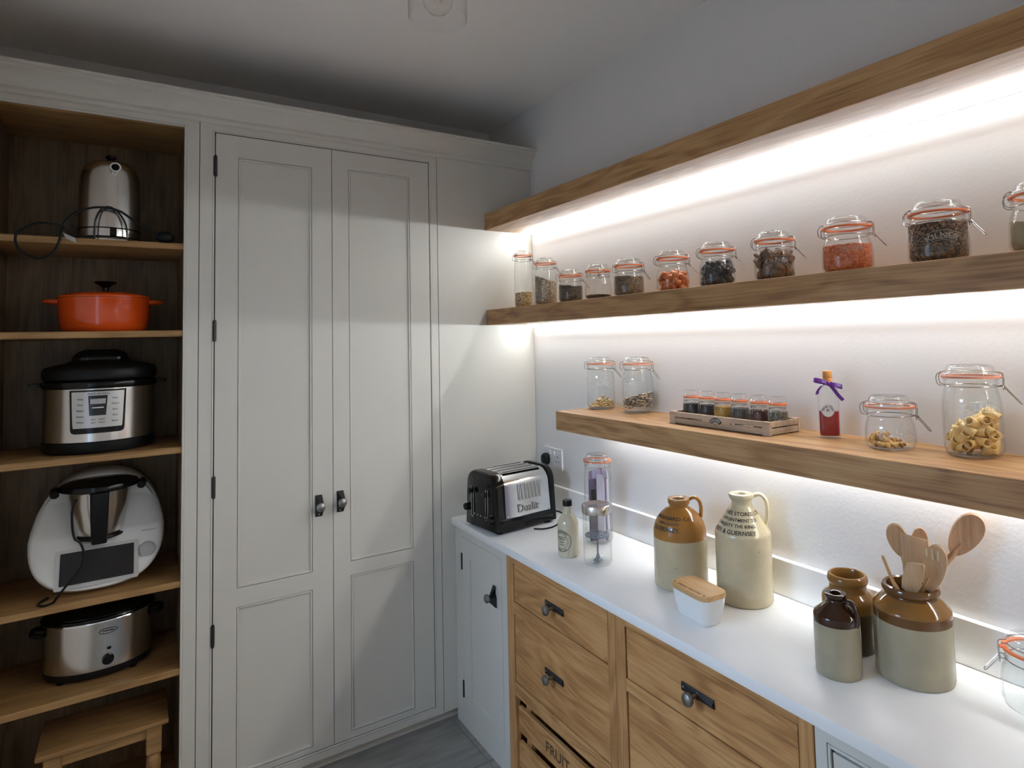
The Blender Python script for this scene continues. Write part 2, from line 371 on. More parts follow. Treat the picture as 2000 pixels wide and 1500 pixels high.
# open-fronted oak-lined unit
ou = thing('open_shelf_cabinet', 'tall open-fronted painted cabinet lined with oak, holding kitchen appliances', 'cabinet', (-1.84, .2, 0))
def oup(name, bm, m, **k):
    for v in bm.verts: v.co -= Vector((-1.84, .2, 0))
    return obj(name, bm, m, ou, **k)
ol, orr, oz0, oz1 = -2.125, -1.566, .075, 2.578
bm = new(); w = .011
box(bm, (-2.19, FY, .044), (ol-w, .022, TOP)); box(bm, (orr+w, FY, .044), (-1.5135, .022, TOP)); box(bm, (ol-w, FY, oz1+w), (orr+w, .022, TOP)); box(bm, (ol-w, FY, .044), (orr+w, .022, oz0-w))
oup('face_frame', bm, M['cab'])
oup('bead', frame_bead(new(), ol, orr, oz0, oz1, FY, .0105), M['cab'])
t = .018
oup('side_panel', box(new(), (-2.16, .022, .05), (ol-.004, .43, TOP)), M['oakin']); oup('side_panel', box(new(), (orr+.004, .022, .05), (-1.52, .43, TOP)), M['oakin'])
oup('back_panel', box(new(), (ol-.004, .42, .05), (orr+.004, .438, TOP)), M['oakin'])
oup('top_panel', box(new(), (ol-.004, .022, oz1), (orr+.004, .42, oz1+t)), M['oakinx']); oup('base_panel', box(new(), (ol-.004, .022, oz0-t), (orr+.004, .42, oz0)), M['oakinx'])
SZ = [2.128, 1.797, 1.36, .868, .553]
for z in SZ: oup('shelf', box(new(), (ol-.004, .006, z-.0235), (orr+.004, .42, z), .002, 1), M['oakinx'])
# double-door cupboard
cu = thing('double_door_cupboard', 'tall grey painted cupboard with two panelled doors and dark knobs', 'cupboard', (-1.0135, .2, 0))
def shift(o, bm, d):
    for v in bm.verts: v.co -= Vector(d)
def cup(name, bm, m, par=None, **k):
    shift(cu, bm, (-1.0135, .2, 0)); return obj(name, bm, m, par or cu, **k)
dl, dr, dz0, dz1 = -1.4585, -.5685, .083, 2.5755
bm = new(); w = .0095
box(bm, (-1.511, FY, .044), (dl-w, .022, TOP)); box(bm, (dr+w, FY, .044), (-.529, .022, TOP)); box(bm, (dl-w, FY, dz1+w), (dr+w, .022, TOP)); box(bm, (dl-w, FY, .044), (dr+w, .022, dz0-w))
cup('face_frame', bm, M['cab']); cup('bead', frame_bead(new(), dl, dr, dz0, dz1, FY), M['cab'])
bm = new(); box(bm, (-1.511, .035, .05), (-.529, .438, TOP)); cup('carcass', bm, M['dark'])
def panel_door(par, fn, x0, x1, z0, z1, panels, y, m, hinge=None, mould=True, dep=.007):
    """frame-and-panel door; fn(bm) moves the shape to the parent's frame"""
    bm = new(); zs = [z0] + [q for p in panels for q in (p[2]-.011, p[3]+.011)] + [z1]
    px0, px1 = panels[0][0]-.011, panels[0][1]+.011
    if not mould: px0 += .011; px1 -= .011; zs = [z0] + [q for p in panels for q in (p[2], p[3])] + [z1]
    box(bm, (x0, y, z0), (px0, y+.022, z1)); box(bm, (px1, y, z0), (x1, y+.022, z1))
    for i in range(0, len(zs), 2): box(bm, (px0, y, zs[i]), (px1, y+.022, zs[i+1]))
    fn(bm); d = obj('door', bm, m, par)
    for i, p in enumerate(panels):
        a0, a1, b0, b1 = p
        e = .011 if mould else 0
        bm = box(new(), (a0-e, y+dep, b0-e), (a1+e, y+.016, b1+e)); fn(bm); obj('panel', bm, m, d)
        if mould:
            bm = frame_bead(new(), a0, a1, b0, b1, y+.0012, .0092, dep); fn(bm); obj('moulding', bm, m, d)
    return d
mv = lambda bm: shift(None, bm, (-1.0135, .2, 0))
G = .0016
dL = panel_door(cu, mv, dl+G, -1.0135-G/1.3, dz0+G, dz1-G, [(-1.366, -1.1075, .117, .7165), (-1.366, -1.1075, .808, 2.4735)], FY, M['cab'])
dR = panel_door(cu, mv, -1.0135+G/1.3, dr-G, dz0+G, dz1-G, [(-.9325, -.6755, .122, .739), (-.9325, -.6755, .818, 2.484)], FY, M['cab'])
def knob_set(par, fn, c, vertical=True, L=.088, W=.028, kr=.0185):
    """backplate with two screws and a round knob; local plate faces -y; fn maps local (x,y,z) verts"""
    a, b = (W/2, L/2) if vertical else (L/2, W/2)
    bm = new(); box(bm, (-a, -.0035, -b), (a, 0, b), .001, 1)
    lathe_y(bm, [(.0, .0035), (.0125, .0035), (.0115, .006), (.008, .008)]); fn(bm, c); pl = obj('knob_plate', bm, M['iron'], par)
    bm = new(); lathe_y(bm, [(.0065, .003), (.0055, .026), (.010, .030), (kr*.9, .034), (kr, .039), (kr*.88, .045), (kr*.5, .049), (0, .0505)]); fn(bm, c); obj('knob', bm, M['pewter'], pl)
    for s in (-1, 1):
        bm = new(); lathe_y(bm, [(0, .0048), (.0028, .0044), (.0032, .0034)], seg=10)
        d = Vector((0, 0, s*(b-.0085))) if vertical else Vector((s*(a-.0085), 0, 0))
        for v in bm.verts: v.co += d
        fn(bm, c); obj('screw', bm, M['screw'], pl)
def lathe_y(bm, prof, seg=20):
    n0 = len(bm.verts); lathe(bm, prof, seg); bm.verts.ensure_lookup_table()
    for v in bm.verts[n0:]: v.co = Vector((v.co.x, -v.co.z, v.co.y))
    return bm
def fnC(bm, c):
    for v in bm.verts: v.co = v.co + Vector(c) - Vector((-1.0135, .2, 0))
knob_set(dL, fnC, (-1.0725, FY, 1.062)); knob_set(dR, fnC, (-.9855, FY, 1.0665))
for z in (2.442, 1.793, 1.194, .641):
    bm = new(); lathe(bm, [(0, z-.042), (.0052, z-.042), (.0052, z+.042), (0, z+.042)], 12, (dl+.0005, FY-.0015)); box(bm, (dl-.007, FY-.0012, z-.038), (dl+.007, FY+.002, z+.038)); mv(bm); obj('hinge', bm, M['iron'], dL)
# filler panel to the right-hand wall
simple('filler_panel', (-.526, FY, .044), (-.0015, .022, TOP), M['cab'], None)
tag(bpy.data.objects['filler_panel'], 'plain grey painted panel between the double-door cupboard and the shelf wall', 'panel')
# plinth
tag(simple('plinth', (-2.19, .028, 0), (-.003, .046, .0435), M['cab'], None), 'recessed grey kick board under the tall cupboards', 'plinth')
# cornice: moulded profile swept along the top
prof = [(.02, 2.610), (-.010, 2.610), (-.0145, 2.614), (-.0145, 2.628), (-.010, 2.632), (-.010, 2.636), (-.020, 2.652), (-.034, 2.672), (-.052, 2.684), (-.060, 2.688), (-.062, 2.696), (-.072, 2.699), (-.072, 2.7085), (.02, 2.7085)]
bm = new(); loft(bm, [[(x, y, z) for y, z in prof] for x in (-2.2, -.0015)])
tag(obj('cornice', bm, M['cab'], smooth=50), 'long moulded grey cornice across the top of the tall cupboards', 'cornice')

# ------------------------------------------------------------ base units along the right wall
FX = -.461
def base(name, label, cat, y0, y1):
    t_ = thing(name, label, cat, (FX/2, (y0+y1)/2, 0)); off = Vector((FX/2, (y0+y1)/2, 0))
    def fn(bm):   # shapes are drawn facing -y at y=0 with x running along -Y of the room
        for v in bm.verts: v.co = Vector((FX + v.co.y, -v.co.x, v.co.z)) - off
    def fk(bm, c):
        for v in bm.verts: v.co = v.co + Vector(c)
        fn(bm)
    def part(n, bm, m, par=None, **k): fn(bm); return obj(n, bm, m, par or t_, **k)
    return t_, fn, fk, part
# grey corner unit (u = -Y)
b1, f1, k1, p1 = base('corner_base_cabinet', 'narrow grey painted base cabinet in the corner beside the tall cupboards', 'cabinet', -.491, 0)
bm = new(); box(bm, (.002, 0, 0), (.0725, .022, .879)); box(bm, (.4475, 0, 0), (.4905, .022, .879)); box(bm, (.0725, 0, .836), (.4475, .022, .879)); box(bm, (.0725, 0, 0), (.4475, .022, .086)); p1('face_frame', bm, M['cab'])
p1('carcass', box(new(), (.002, .026, .02), (.4905, .455, .879)), M['dark'])
d = panel_door(b1, f1, .0735, .4455, .088, .8345, [(.152, .357, .150, .752)], 0, M['cab'], mould=False, dep=.006)
knob_set(d, k1, (.3885, 0, .669))
for z in (.7255, .162):
    bm = new(); lathe(bm, [(0, z-.037), (.0045, z-.037), (.0045, z+.037), (0, z+.037)], 12, (.0722, -.001)); box(bm, (.066, -.001, z-.034), (.0785, .002, z+.034)); f1(bm); obj('hinge', bm, M['iron'], d)
# oak drawer unit with produce crates
b2, f2, k2, p2 = base('oak_drawer_unit', 'oak base unit with two drawers above a slatted crate carved FRUIT', 'drawers', -1.177, -.491)
for u0, u1 in ((.4915, .5425), (1.1375, 1.1765)): p2('stile', box(new(), (u0, 0, 0), (u1, .022, .879), .001, 1), M['oakz'])
for z0, z1 in ((.846, .879), (.653, .697), (.341, .392), (.02, .07)): p2('rail', box(new(), (.5425, .0, z0), (1.1375, .022, z1), .0008, 1), M['oaky'])
p2('carcass', box(new(), (.4915, .26, .02), (1.1765, .455, .879)), M['dark']); p2('side_panel', box(new(), (.4915, .022, .02), (.512, .26, .879)), M['oakz']); p2('side_panel', box(new(), (1.16, .022, .02), (1.1765, .26, .879)), M['oakz'])
def drawer(par, fn, fk, u0, u1, z0, z1, kc):
    bm = box(new(), (u0, .003, z0), (u1, .024, z1), .0012, 1); fn(bm); o = obj('drawer', bm, M['oaky'], par)
    bm = box(new(), (u0+.02, .024, z0+.01), (u1-.02, .255, z1-.01)); fn(bm); obj('drawer_box', bm, M['oaky'], o)
    if kc: knob_set(o, fk, (kc[0], .003, kc[1]), False, .118, .024)
drawer(b2, f2, k2, .5455, 1.1345, .700, .8435, (.832, .771)); drawer(b2, f2, k2, .5455, 1.1345, .395, .650, (.821, .528))
# produce crate on runners
cr = new(); box(cr, (.5465, .010, .205), (1.1335, .026, .3000), .0015, 1); f2(cr); sl = obj('crate_slat', cr, M['oaky'], b2)
cr = new(); box(cr, (.5465, .010, .075), (1.1335, .026, .1685), .0015, 1); f2(cr); obj('crate_slat', cr, M['oaky'], b2)
for u in (.578, 1.10):
    cr = box(new(), (u, .028, .075), (u+.034, .05, .330)); f2(cr); obj('crate_post', cr, M['oakz'], b2)
cr = box(new(), (.5465, .05, .075), (1.1335, .25, .085)); f2(cr); obj('crate_base', cr, M['oaky'], b2)
bm = new(); put_text(bm, 'FRUIT', .052, lambda u, v: Vector((.818+u*1.12, .0096, .232+v))); f2(bm); obj('carved_lettering', bm, mat('carved_letter', (.09,.045,.018), .8), sl)
# wide oak drawer unit
b3, f3, k3, p3 = base('wide_oak_drawer_unit', 'wide oak base unit of deep drawers under the stoneware jugs', 'drawers', -1.866, -1.177)
for u0, u1 in ((1.1775, 1.2245), (1.8275, 1.8655)): p3('stile', box(new(), (u0, 0, 0), (u1, .022, .879), .001, 1), M['oakz'])
for z0, z1 in ((.848, .879), (.657, .694), (.33, .37), (.02, .07)): p3('rail', box(new(), (1.2245, 0, z0), (1.8275, .022, z1), .0008, 1), M['oaky'])
p3('carcass', box(new(), (1.1775, .26, .02), (1.8655, .455, .879)), M['dark'])
drawer(b3, f3, k3, 1.2285, 1.8235, .697, .8445, (1.519, .776)); drawer(b3, f3, k3, 1.2285, 1.8235, .374, .653, (1.519, .53)); drawer(b3, f3, k3, 1.2285, 1.8235, .074, .326, (1.519, .22))
# grey end unit
b4, f4, k4, p4 = base('grey_end_base_cabinet', 'grey painted base cabinet right of the oak drawers, cut by the frame edge', 'cabinet', -2.47, -1.869)
bm = new(); box(bm, (1.8695, 0, 0), (1.897, .022, .879)); box(bm, (2.43, 0, 0), (2.47, .022, .879)); box(bm, (1.897, 0, .846), (2.43, .022, .879)); box(bm, (1.897, 0, 0), (2.43, .022, .07)); p4('face_frame', bm, M['cab'])
p4('carcass', box(new(), (1.8695, .026, .02), (2.47, .455, .879)), M['dark'])
bm = frame_bead(new(), 1.908, 2.419, .081, .835, 0); f4(bm); obj('bead', bm, M['cab'], b4)
d = panel_door(b4, f4, 1.9105, 2.4165, .083, .831, [(1.985, 2.345, .15, .755)], .002, M['cab'], mould=False)
knob_set(d, k4, (1.945, .002, .669))
# worktop and upstand
tag(simple('worktop', (-.481, -3.3, .880), (-.001, -.001, .910), M['quartz'], None, .0015), 'long white quartz worktop over the base units', 'worktop')
tag(simple('upstand', (-.022, -3.3, .9102), (-.001, -.001, 1.0205), M['quartz'], None, .0012), 'low white quartz upstand along the wall behind the worktop', 'upstand')

# ------------------------------------------------------------ floating oak shelves with LED strips
def shelf(label, y1, zt, zb, groove=0):
    t_ = thing('floating_shelf', label, 'shelf', (-.138, (y1-3.3)/2, zb), 0, 'thick oak shelves on the right wall')
    c = Vector((-.138, (y1-3.3)/2, zb))
    bm = new(); gx = -.0235 if groove else -.0008
    box(bm, Vector((-.276, -3.3, zb))-c, Vector((gx, y1, zt))-c, .0015, 1)
    if groove: box(bm, Vector((gx, -3.3, zb+groove))-c, Vector((-.0008, y1, zt))-c)
    obj('board', bm, M['shelf'], t_)
    if groove: bm = box(new(), Vector((-.0225, -3.28, zb+groove-.001))-c, Vector((-.0015, y1-.010, zb+groove+.005))-c)
    else:      # corner profile: bright diffuser turned out into the room, faint wall-side glow added to lift the wall
        bm = new(); A_, B_, C_ = (-.0550, zb+.0004), (-.0453, zb-.0123), (-.0360, zb+.0004)
        loft(bm, [[Vector((q[0], y, q[1]))-c for q in (A_, B_, C_)] for y in (-3.28, y1-.010)])
        for f in bm.faces:
            if f.normal.x > .3: f.material_index = 1
    obj('led_strip', bm, [M['led3'] if groove else M['led'], M['led_edge']], t_)
    return t_
shelf('topmost thick oak shelf with nothing on it and a light strip beneath', -.001, 2.357, 2.276)
shelf('middle thick oak shelf carrying the row of eleven filled jars', -.001, 1.879, 1.804)
shelf('lowest and shorter thick oak shelf with jars, spice crate and bottle', -.597, 1.433, 1.357, .019)

# ------------------------------------------------------------ clip-top jars
T2Z, T3Z, WZ = 1.879, 1.433, .910
def jar_profile(R, Ht, nr):
    zs = Ht - .059
    bev = min(.016, R*.3)
    out = [(0, .0006), (R*.70, 0), (R-bev*.9, .0015), (R-bev*.25, bev*.45), (R, bev*1.1), (R*1.0, max(bev*1.2, zs-.040)), (R*.985, zs-.026), (R*.945, zs-.012), (nr*1.03, zs-.001), (nr, zs+.005), (nr, zs+.012), (nr*1.05, zs+.0145), (nr*1.05, zs+.019), (nr*1.02, zs+.022), (nr*1.10, zs+.027), (nr*1.10, zs+.0295)]
    th = .0028
    inn = [(r-th, z) for r, z in out[3:]][::-1]; inn[0] = (nr*1.10-th*1.8, zs+.0295)
    inn += [(R-bev*1.2, .0062), (R*.6, .0048), (0, .005)]
    return out + inn
def clip_jar(label, x, y, z, R, Ht, ang, group, seal='rubber', nr=None, emboss=None, name='clip_top_jar', lev=40, cat='jar'):
    """ang: compass direction of the latch"""
    nr = nr or R*.86
    t_ = thing(name, label, cat, (x, y, z), ang, group)
    zs = Ht-.059
    obj('glass_body', lathe(new(), jar_profile(R, Ht, nr), 40), M['glass'], t_, 50)
    rr = nr*1.10
    obj('rubber_seal', lathe(new(), [(rr-.008, Ht-.0294), (rr+.0012, Ht-.0294), (rr+.0016, Ht-.0272), (rr+.0012, Ht-.025), (rr-.008, Ht-.025), (rr-.008, Ht-.0294)], 40), M[seal], t_)
    # rubber tab at the latch
    lid = [(rr-.010, Ht-.0249), (rr, Ht-.0249), (rr+.0006, Ht-.021), (rr-.002, Ht-.017), (rr-.008, Ht-.0155), (rr-.010, Ht-.006), (rr-.0135, Ht-.001), (rr-.017, Ht), (rr-.030, Ht-.0015), (0, Ht-.003),
           (0, Ht-.006), (rr-.030, Ht-.0045), (rr-.0165, Ht-.0035), (rr-.0130, Ht-.007), (rr-.011, Ht-.018), (rr-.010, Ht-.0249)]
    obj('glass_lid', lathe(new(), lid, 40), M['glass'], t_, 50)
    wr = .0011; zn = zs+.010
    ring = lambda r, z, n=40: [(r*cos(2*PI*k/n), r*sin(2*PI*k/n), z) for k in range(n)]
    obj('neck_wire', tube(new(), ring(nr+.0014, zn), wr, 6, True), M['wire'], t_)
    # hinge loop at the back (-x)
    bm = new()
    for s in (-1, 1):
        a = .016*s
        tube(bm, [(-nr-.001, a, zn), (-rr-.006, a, zn+.004), (-rr-.0085, a, Ht-.030), (-rr-.005, a, Ht-.021), (-rr+.004, a*1.3, Ht-.0160)], wr, 6, smooth=4)
    tube(bm, [(-rr+.004, -.021, Ht-.016), (-rr+.004, .021, Ht-.016)], wr, 6)
    obj('hinge_wire', bm, M['wire'], t_)
    # lid hoop wire + latch at +x
    bm = new()
    n = 20; r2 = rr-.0075
    for s in (-1, 1):
        tube(bm, [(-(r2)*cos(k/n*PI*.93-.0), s*r2*sin(k/n*PI*.93), Ht-.0165) for k in range(2, n+1)], wr*.9, 6)
    obj('lid_wire', bm, M['wire'], t_)
    bm = new(); L = lev/1000; hx, hz = rr+.006, zs+.006
    for s in (-1, 1):
        a = .0085*s
        tube(bm, [(r2*cos(.22), a*1.2, Ht-.0165), (rr+.004, a, Ht-.019), (rr+.0065, a, Ht-.030), (hx, a, zs+.012)], wr, 6, smooth=4)
        tube(bm, [(nr+.001, a*1.5, zn), (hx-.001, a*1.5, zn+.001), (hx+.001, a*1.5, hz-.003), (hx, a*1.1, hz+.005)], wr, 6, smooth=3)
        tube(bm, [(hx, a, zs+.012), (hx+.004, a, hz), (hx+L*.62, a*.9, hz-L*.66), (hx+L*.70, a*.6, hz-L*.74)], wr, 6, smooth=4)
    tube(bm, [(hx+L*.70, -.0051, hz-L*.74), (hx+L*.73, 0, hz-L*.77), (hx+L*.70, .0051, hz-L*.74)], wr, 6, smooth=4)
    tube(bm, [(hx, -.010, zs+.012), (hx, .010, zs+.012)], wr*1.3, 6)
    obj('latch', bm, M['wire'], t_)
    bm = box(new(), (rr-.002, -.007, Ht-.0296), (rr+.007, .007, Ht-.0262), .001, 1); obj('seal_tab', bm, M[seal], t_)
    if emboss:
        s, zc, av = emboss
        bm = new(); va = view_angle(x, y) + av - ang
        put_text(bm, 'KILNER', s, arc_cyl_map(R, va, zc-.06, .06, .0007))
        # arch outlines
        for q in (-.004, s*.95):
            pts = [arc_cyl_map(R, va, zc-.06, .06, .0004)((k/12-1)*s*2.25*(1+q*3), q) for k in range(25)]
            tube(bm, pts, .0005, 4)
        obj('embossed_lettering', bm, M['emboss'], t_)
    return t_
def rightward(x, y, tilt=0): return view_angle(x, y) + PI/2 - math.radians(tilt)      # to the viewer's right, turned towards the viewer by tilt
def fill(name, label, x, y, z, R, h, m, cat, slope=(0, 0), mound=0, seg=28, rough=0, sd=1, z0=.0066):
    """loose dry goods in a jar: one heap"""
    r_ = random.Random(sd); bm = new(); R -= .0034
    rings = [(R*.55, 0), (R-.010, .0005), (R-.0035, .006), (R, .016)]
    nl = 5
    rings += [(R, .016+(h-.016)*k/nl) for k in range(1, nl+1)] if h > .02 else []
    rings += [(R*.8, h), (R*.55, h), (R*.28, h)]
    lathe(bm, [(0, 0)]+rings+[(0, h)], seg)
    for v in bm.verts:
        f = max(0, (v.co.z/h)) if h > .02 else 0
        d = math.hypot(v.co.x, v.co.y)/R
        v.co.z += f*(slope[0]*v.co.x/R + slope[1]*v.co.y/R + mound*(1-d)*(1 if v.co.z > h*.95 else 0)) + (rough*(r_.random()-.5) if f > .9 else 0)
        v.co.z = max(v.co.z, 0)
    o = obj(name, bm, m, None, 60); o.location = (x, y, z+z0); return tag(o, label, cat, None, 'stuff')
TJ = -.15
G2 = 'clip-top jars in a row on the middle shelf'
jr = rightward
row = [(-.154, .045, .283, 35, 'tallest clip-top jar in the corner with a little pale oats at the bottom'),
       (-.352, .052, .222, 30, 'tall clip-top jar of grey-brown flakes heaped on a slant, second from the corner'),
       (-.549, .0535, .147, 20, 'small clip-top jar of dark peppercorns, third from the corner'),
       (-.744, .0545, .147, 75, 'small nearly empty clip-top jar with a thin dark layer, latch facing out'),
       (-.935, .0585, .147, 30, 'small clip-top jar half full of brown-grey rice'),
       (-1.169, .0565, .147, 12, 'small clip-top jar of orange dried apricots'),
       (-1.371, .0570, .148, 8, 'small clip-top jar of black prunes'),
       (-1.589, .0565, .148, 5, 'small clip-top jar of brown dried figs'),
       (-1.817, .0625, .150, 12, 'clip-top jar half full of orange-red lentils'),
       (-2.042, .0632, .147, -8, 'clip-top jar packed full of dark brown seeds'),
       (-2.250, .0625, .150, -5, 'clip-top jar of tan powder at the right frame edge on the middle shelf')]
for i, (y, R, h, tl, lab) in enumerate(row):
    nr = {0: .0405, 1: .0445}.get(i, R*.86)
    clip_jar(lab, TJ, y, T2Z, R, h, jr(TJ, y, tl), G2, 'rubber', nr, (.019, .055, .15) if i in (7, 9) else ((.016, .060, .2) if i == 8 else None))
fill('oats', 'pale rolled oats lying in the tallest corner jar', TJ, row[0][0], T2Z, .045, .072, grain('oat_flakes', [(.28,.16,.06), (.55,.38,.18), (.68,.55,.34)], 150), 'oats', (.004, 0), .004, rough=.006)
fill('cereal_flakes', 'grey-brown flakes heaped on a slant in the second jar', TJ, row[1][0], T2Z, .052, .118, grain('bran_flakes', [(.16,.11,.07), (.34,.26,.17), (.50,.42,.30)], 210), 'flakes', (-.012, .012), .0, rough=.004)
fill('peppercorns', 'dark peppercorns in the third small jar', TJ, row[2][0], T2Z, .0535, .072, grain('peppercorn_skin', [(.02,.014,.01), (.07,.045,.025), (.14,.09,.04)], 190), 'peppercorns', (0, .006), .003, rough=.004)
fill('dark_lentils', 'thin dark layer of lentils in the nearly empty jar', TJ, row[3][0], T2Z, .0545, .018, grain('lentil_skin', [(.03,.022,.018), (.07,.05,.04)], 220), 'lentils')
fill('brown_rice', 'brown-grey rice half filling a small jar', TJ, row[4][0], T2Z, .0585, .073, grain('brown_rice_grain', [(.07,.045,.025), (.17,.115,.065), (.27,.19,.11)], 230), 'rice', (0, .003), .003, rough=.003)
fill('red_lentils', 'orange-red lentils half filling a jar on the middle shelf', TJ, row[8][0], T2Z, .0625, .068, grain('red_lentil', [(.50,.09,.02), (.66,.16,.05), (.75,.25,.10)], 200), 'lentils', (0, 0), .003, rough=.003)
fill('dark_seeds', 'dark brown seeds packed to the neck of a jar', TJ, row[9][0], T2Z, .0632, .088, grain('dark_seed', [(.022,.014,.010), (.07,.04,.024), (.15,.085,.045), (.26,.15,.08)], 210), 'seeds', (0, 0), .0, rough=.002)
fill('powder', 'tan powder in the jar at the right frame edge', TJ, row[10][0], T2Z, .0625, .055, mat('tan_powder', (.40,.33,.21), .8), 'powder', (0, .012), .0)
def pieces(name, label, group, cat, x, y, z, R, h, n, m, shape, seed, rmin, z0=.008, hf=None, mar=None):
    """individually placed foodstuffs packed in a jar: n copies of a few source shapes"""
    r_ = random.Random(seed); src = [shape(k, r_) for k in range(3)]
    pts = []; tries = 0
    while len(pts) < n and tries < 20000:
        tries += 1
        a = r_.random()*2*PI; q = math.sqrt(r_.random())*(R-.0038-(mar or rmin*.72)); px, py = q*cos(a), q*sin(a); hh = hf(px, py) if hf else h
        if hh < rmin: continue
        pz = rmin*.62 + r_.random()*max(0, hh-rmin*1.2)
        if all((px-u)**2+(py-v)**2+(pz-w_)**2 > (rmin*1.22)**2 for u, v, w_ in pts): pts.append((px, py, pz))
    for k, (px, py, pz) in enumerate(pts):
        o = bpy.data.objects.new(name, src[k % 3]); COL.objects.link(o)
        o.location = (x+px, y+py, z+z0+pz); o.rotation_euler = (r_.random()*6.3, r_.random()*6.3, r_.random()*6.3); tag(o, label, cat, group)
def lump(rx, ry, rz, m, jit=.25, sub=2):
    def f(k, r_):
        bm = ellipsoid(new(), (0, 0, 0), (rx*(.85+.3*r_.random()), ry*(.85+.3*r_.random()), rz), None, sub, jit, r_); me = bpy.data.meshes.new('lump')
        for q in bm.faces: q.smooth = True
        bm.to_mesh(me); bm.free(); me.materials.append(m); return me
    return f
def ring_lump(m):
    def f(k, r_):
        bm = tube(new(), [(.009*cos(t*PI/4), .0085*sin(t*PI/4), .002*sin(t*PI/2)) for t in range(7+k % 2)], .0048, 6); me = bpy.data.meshes.new('lump')
        for q in bm.faces: q.smooth = True
        bm.to_mesh(me); bm.free(); me.materials.append(m); return me
    return f
pieces('dried_apricot', 'orange dried apricot in a small jar on the middle shelf', 'dried apricots in their jar', 'apricot', TJ, -1.169, T2Z, .0565, .068, 60, M['apricot'], lump(.0145, .0135, .0075, M['apricot']), 3, .0105)
pieces('prune', 'black prune in a small jar on the middle shelf', 'prunes in their jar', 'prune', TJ, -1.371, T2Z, .057, .078, 60, M['prune'], lump(.0155, .0135, .0105, M['prune']), 5, .0118)
pieces('dried_fig', 'brown dried fig in a small jar on the middle shelf', 'dried figs in their jar', 'fig', TJ, -1.589, T2Z, .0565, .086, 60, M['fig'], lump(.0175, .016, .0090, M['fig'], .3), 8, .0120)
# lower shelf
G3 = 'clip-top jars on the lowest shelf'
clip_jar('leftmost clip-top jar on the lowest shelf with a small heap of golden seeds', -.0865, -.66, T3Z, .058, .214, jr(-.0865, -.66, 20), G3, 'rubber2', .0515, (.019, .105, .1))
clip_jar('clip-top jar on the lowest shelf a third full of striped seeds, second from left', -.0685, -.872, T3Z, .0605, .216, jr(-.0685, -.872, 22), G3, 'rubber2', .0525, (.016, .12, -.5))
clip_jar('squat clip-top jar on the lowest shelf with a few nuts at the bottom', -.1215, -1.889, T3Z, .0585, .132, jr(-.1215, -1.889, 12), G3, 'rubber2', .0505, (.0195, .040, .12))
clip_jar('large clip-top jar of pasta tubes at the right of the lowest shelf', -.0785, -2.061, T3Z, .060, .211, jr(-.0785, -2.061, 8), G3, 'rubber2', .0525, (.019, .112, .35), lev=46)
def heap(name, label, cat, x, y, z, R, n, hf, cols, size, seed):
    r_ = random.Random(seed); bm = new(); mats = [mat(name+'_colour', c, .5) for c in cols]
    for k in range(n):
        a = r_.random()*2*PI; q = math.sqrt(r_.random())*(R-.0062); px, py = q*cos(a), q*sin(a); h = hf(px, py)
        if h <= 0: continue
        pz = .010 + h*(1-r_.random()**2*.8)
        n0 = len(bm.faces); rot = Matrix.Rotation(r_.random()*6.3, 3, 'Z') @ Matrix.Rotation(r_.random()*2-1, 3, 'X')
        ellipsoid(bm, (px, py, pz), size, rot, 1); bm.faces.ensure_lookup_table(); mi = r_.randrange(len(mats))
        for f in bm.faces[n0:]: f.material_index = mi
    o = obj(name, bm, mats, None, 80); o.location = (x, y, z); return tag(o, label, cat, None, 'stuff')
heap('golden_seeds', 'small heap of golden seeds in the leftmost jar of the lowest shelf', 'seeds', -.0865, -.66, T3Z, .058, 380, lambda u, v: .004+.042*max(0, 1-math.hypot(u-.008, v+.006)/.055), [(.62,.43,.17), (.42,.24,.08), (.72,.58,.32)], (.0080, .0030, .0024), 1)
heap('striped_seeds', 'striped grey and cream seeds in the second jar of the lowest shelf', 'seeds', -.0685, -.872, T3Z, .0605, 1000, lambda u, v: .056+.014*v/-.06+.006*u/.06, [(.10,.08,.075), (.58,.48,.34), (.33,.26,.19), (.72,.64,.5)], (.0078, .0034, .0024), 2)
vd = Vector((-.1215-CAMXY[0], -1.889-CAMXY[1])).normalized(); rv = Vector((vd.y, -vd.x))
nuts = lambda u, v: max(0, .042*(1-math.hypot((u*rv.x+v*rv.y)+.022, (u*vd.x+v*vd.y)+.0)/.062))
def nut(k, r_): return lump(.0095, .0058, .0052, (M['nut'], M['nut'], M['nutd'])[k], .12)(k, r_)
pieces('nut', 'shelled nut in the squat jar of the lowest shelf', 'nuts in the squat jar', 'nut', -.1215, -1.889, T3Z, .0585, .04, 46, None, nut, 11, .0085, .007, nuts)
vd2 = Vector((-.0785-CAMXY[0], -2.061-CAMXY[1])).normalized(); rv2 = Vector((vd2.y, -vd2.x))
def rig(k, r_):
    L, R = .0168, .0098; pr = [(R, -L), (R+.0006, -L*.9), (R+.0003, 0), (R+.0006, L*.9), (R, L), (R-.0017, L), (R-.0017, -L), (R, -L)]
    bm = lathe(new(), pr, 18); me = bpy.data.meshes.new('tube')
    for v in bm.verts: v.co.x += .10*v.co.z**2/.0168
    for q in bm.faces: q.smooth = True
    for e in bm.edges:
        if len(e.link_faces) == 2: e.smooth = e.calc_face_angle(0) < .6
    bm.to_mesh(me); bm.free(); me.materials.append(M['pasta']); return me
pieces('pasta_tube', 'short ridged pasta tube in the large jar on the lowest shelf', 'pasta tubes in the large jar', 'pasta', -.0785, -2.061, T3Z, .060, .09, 60, None, rig, 21, .0148, .0105, lambda u, v: .074+.75*(u*rv2.x+v*rv2.y), .0150)
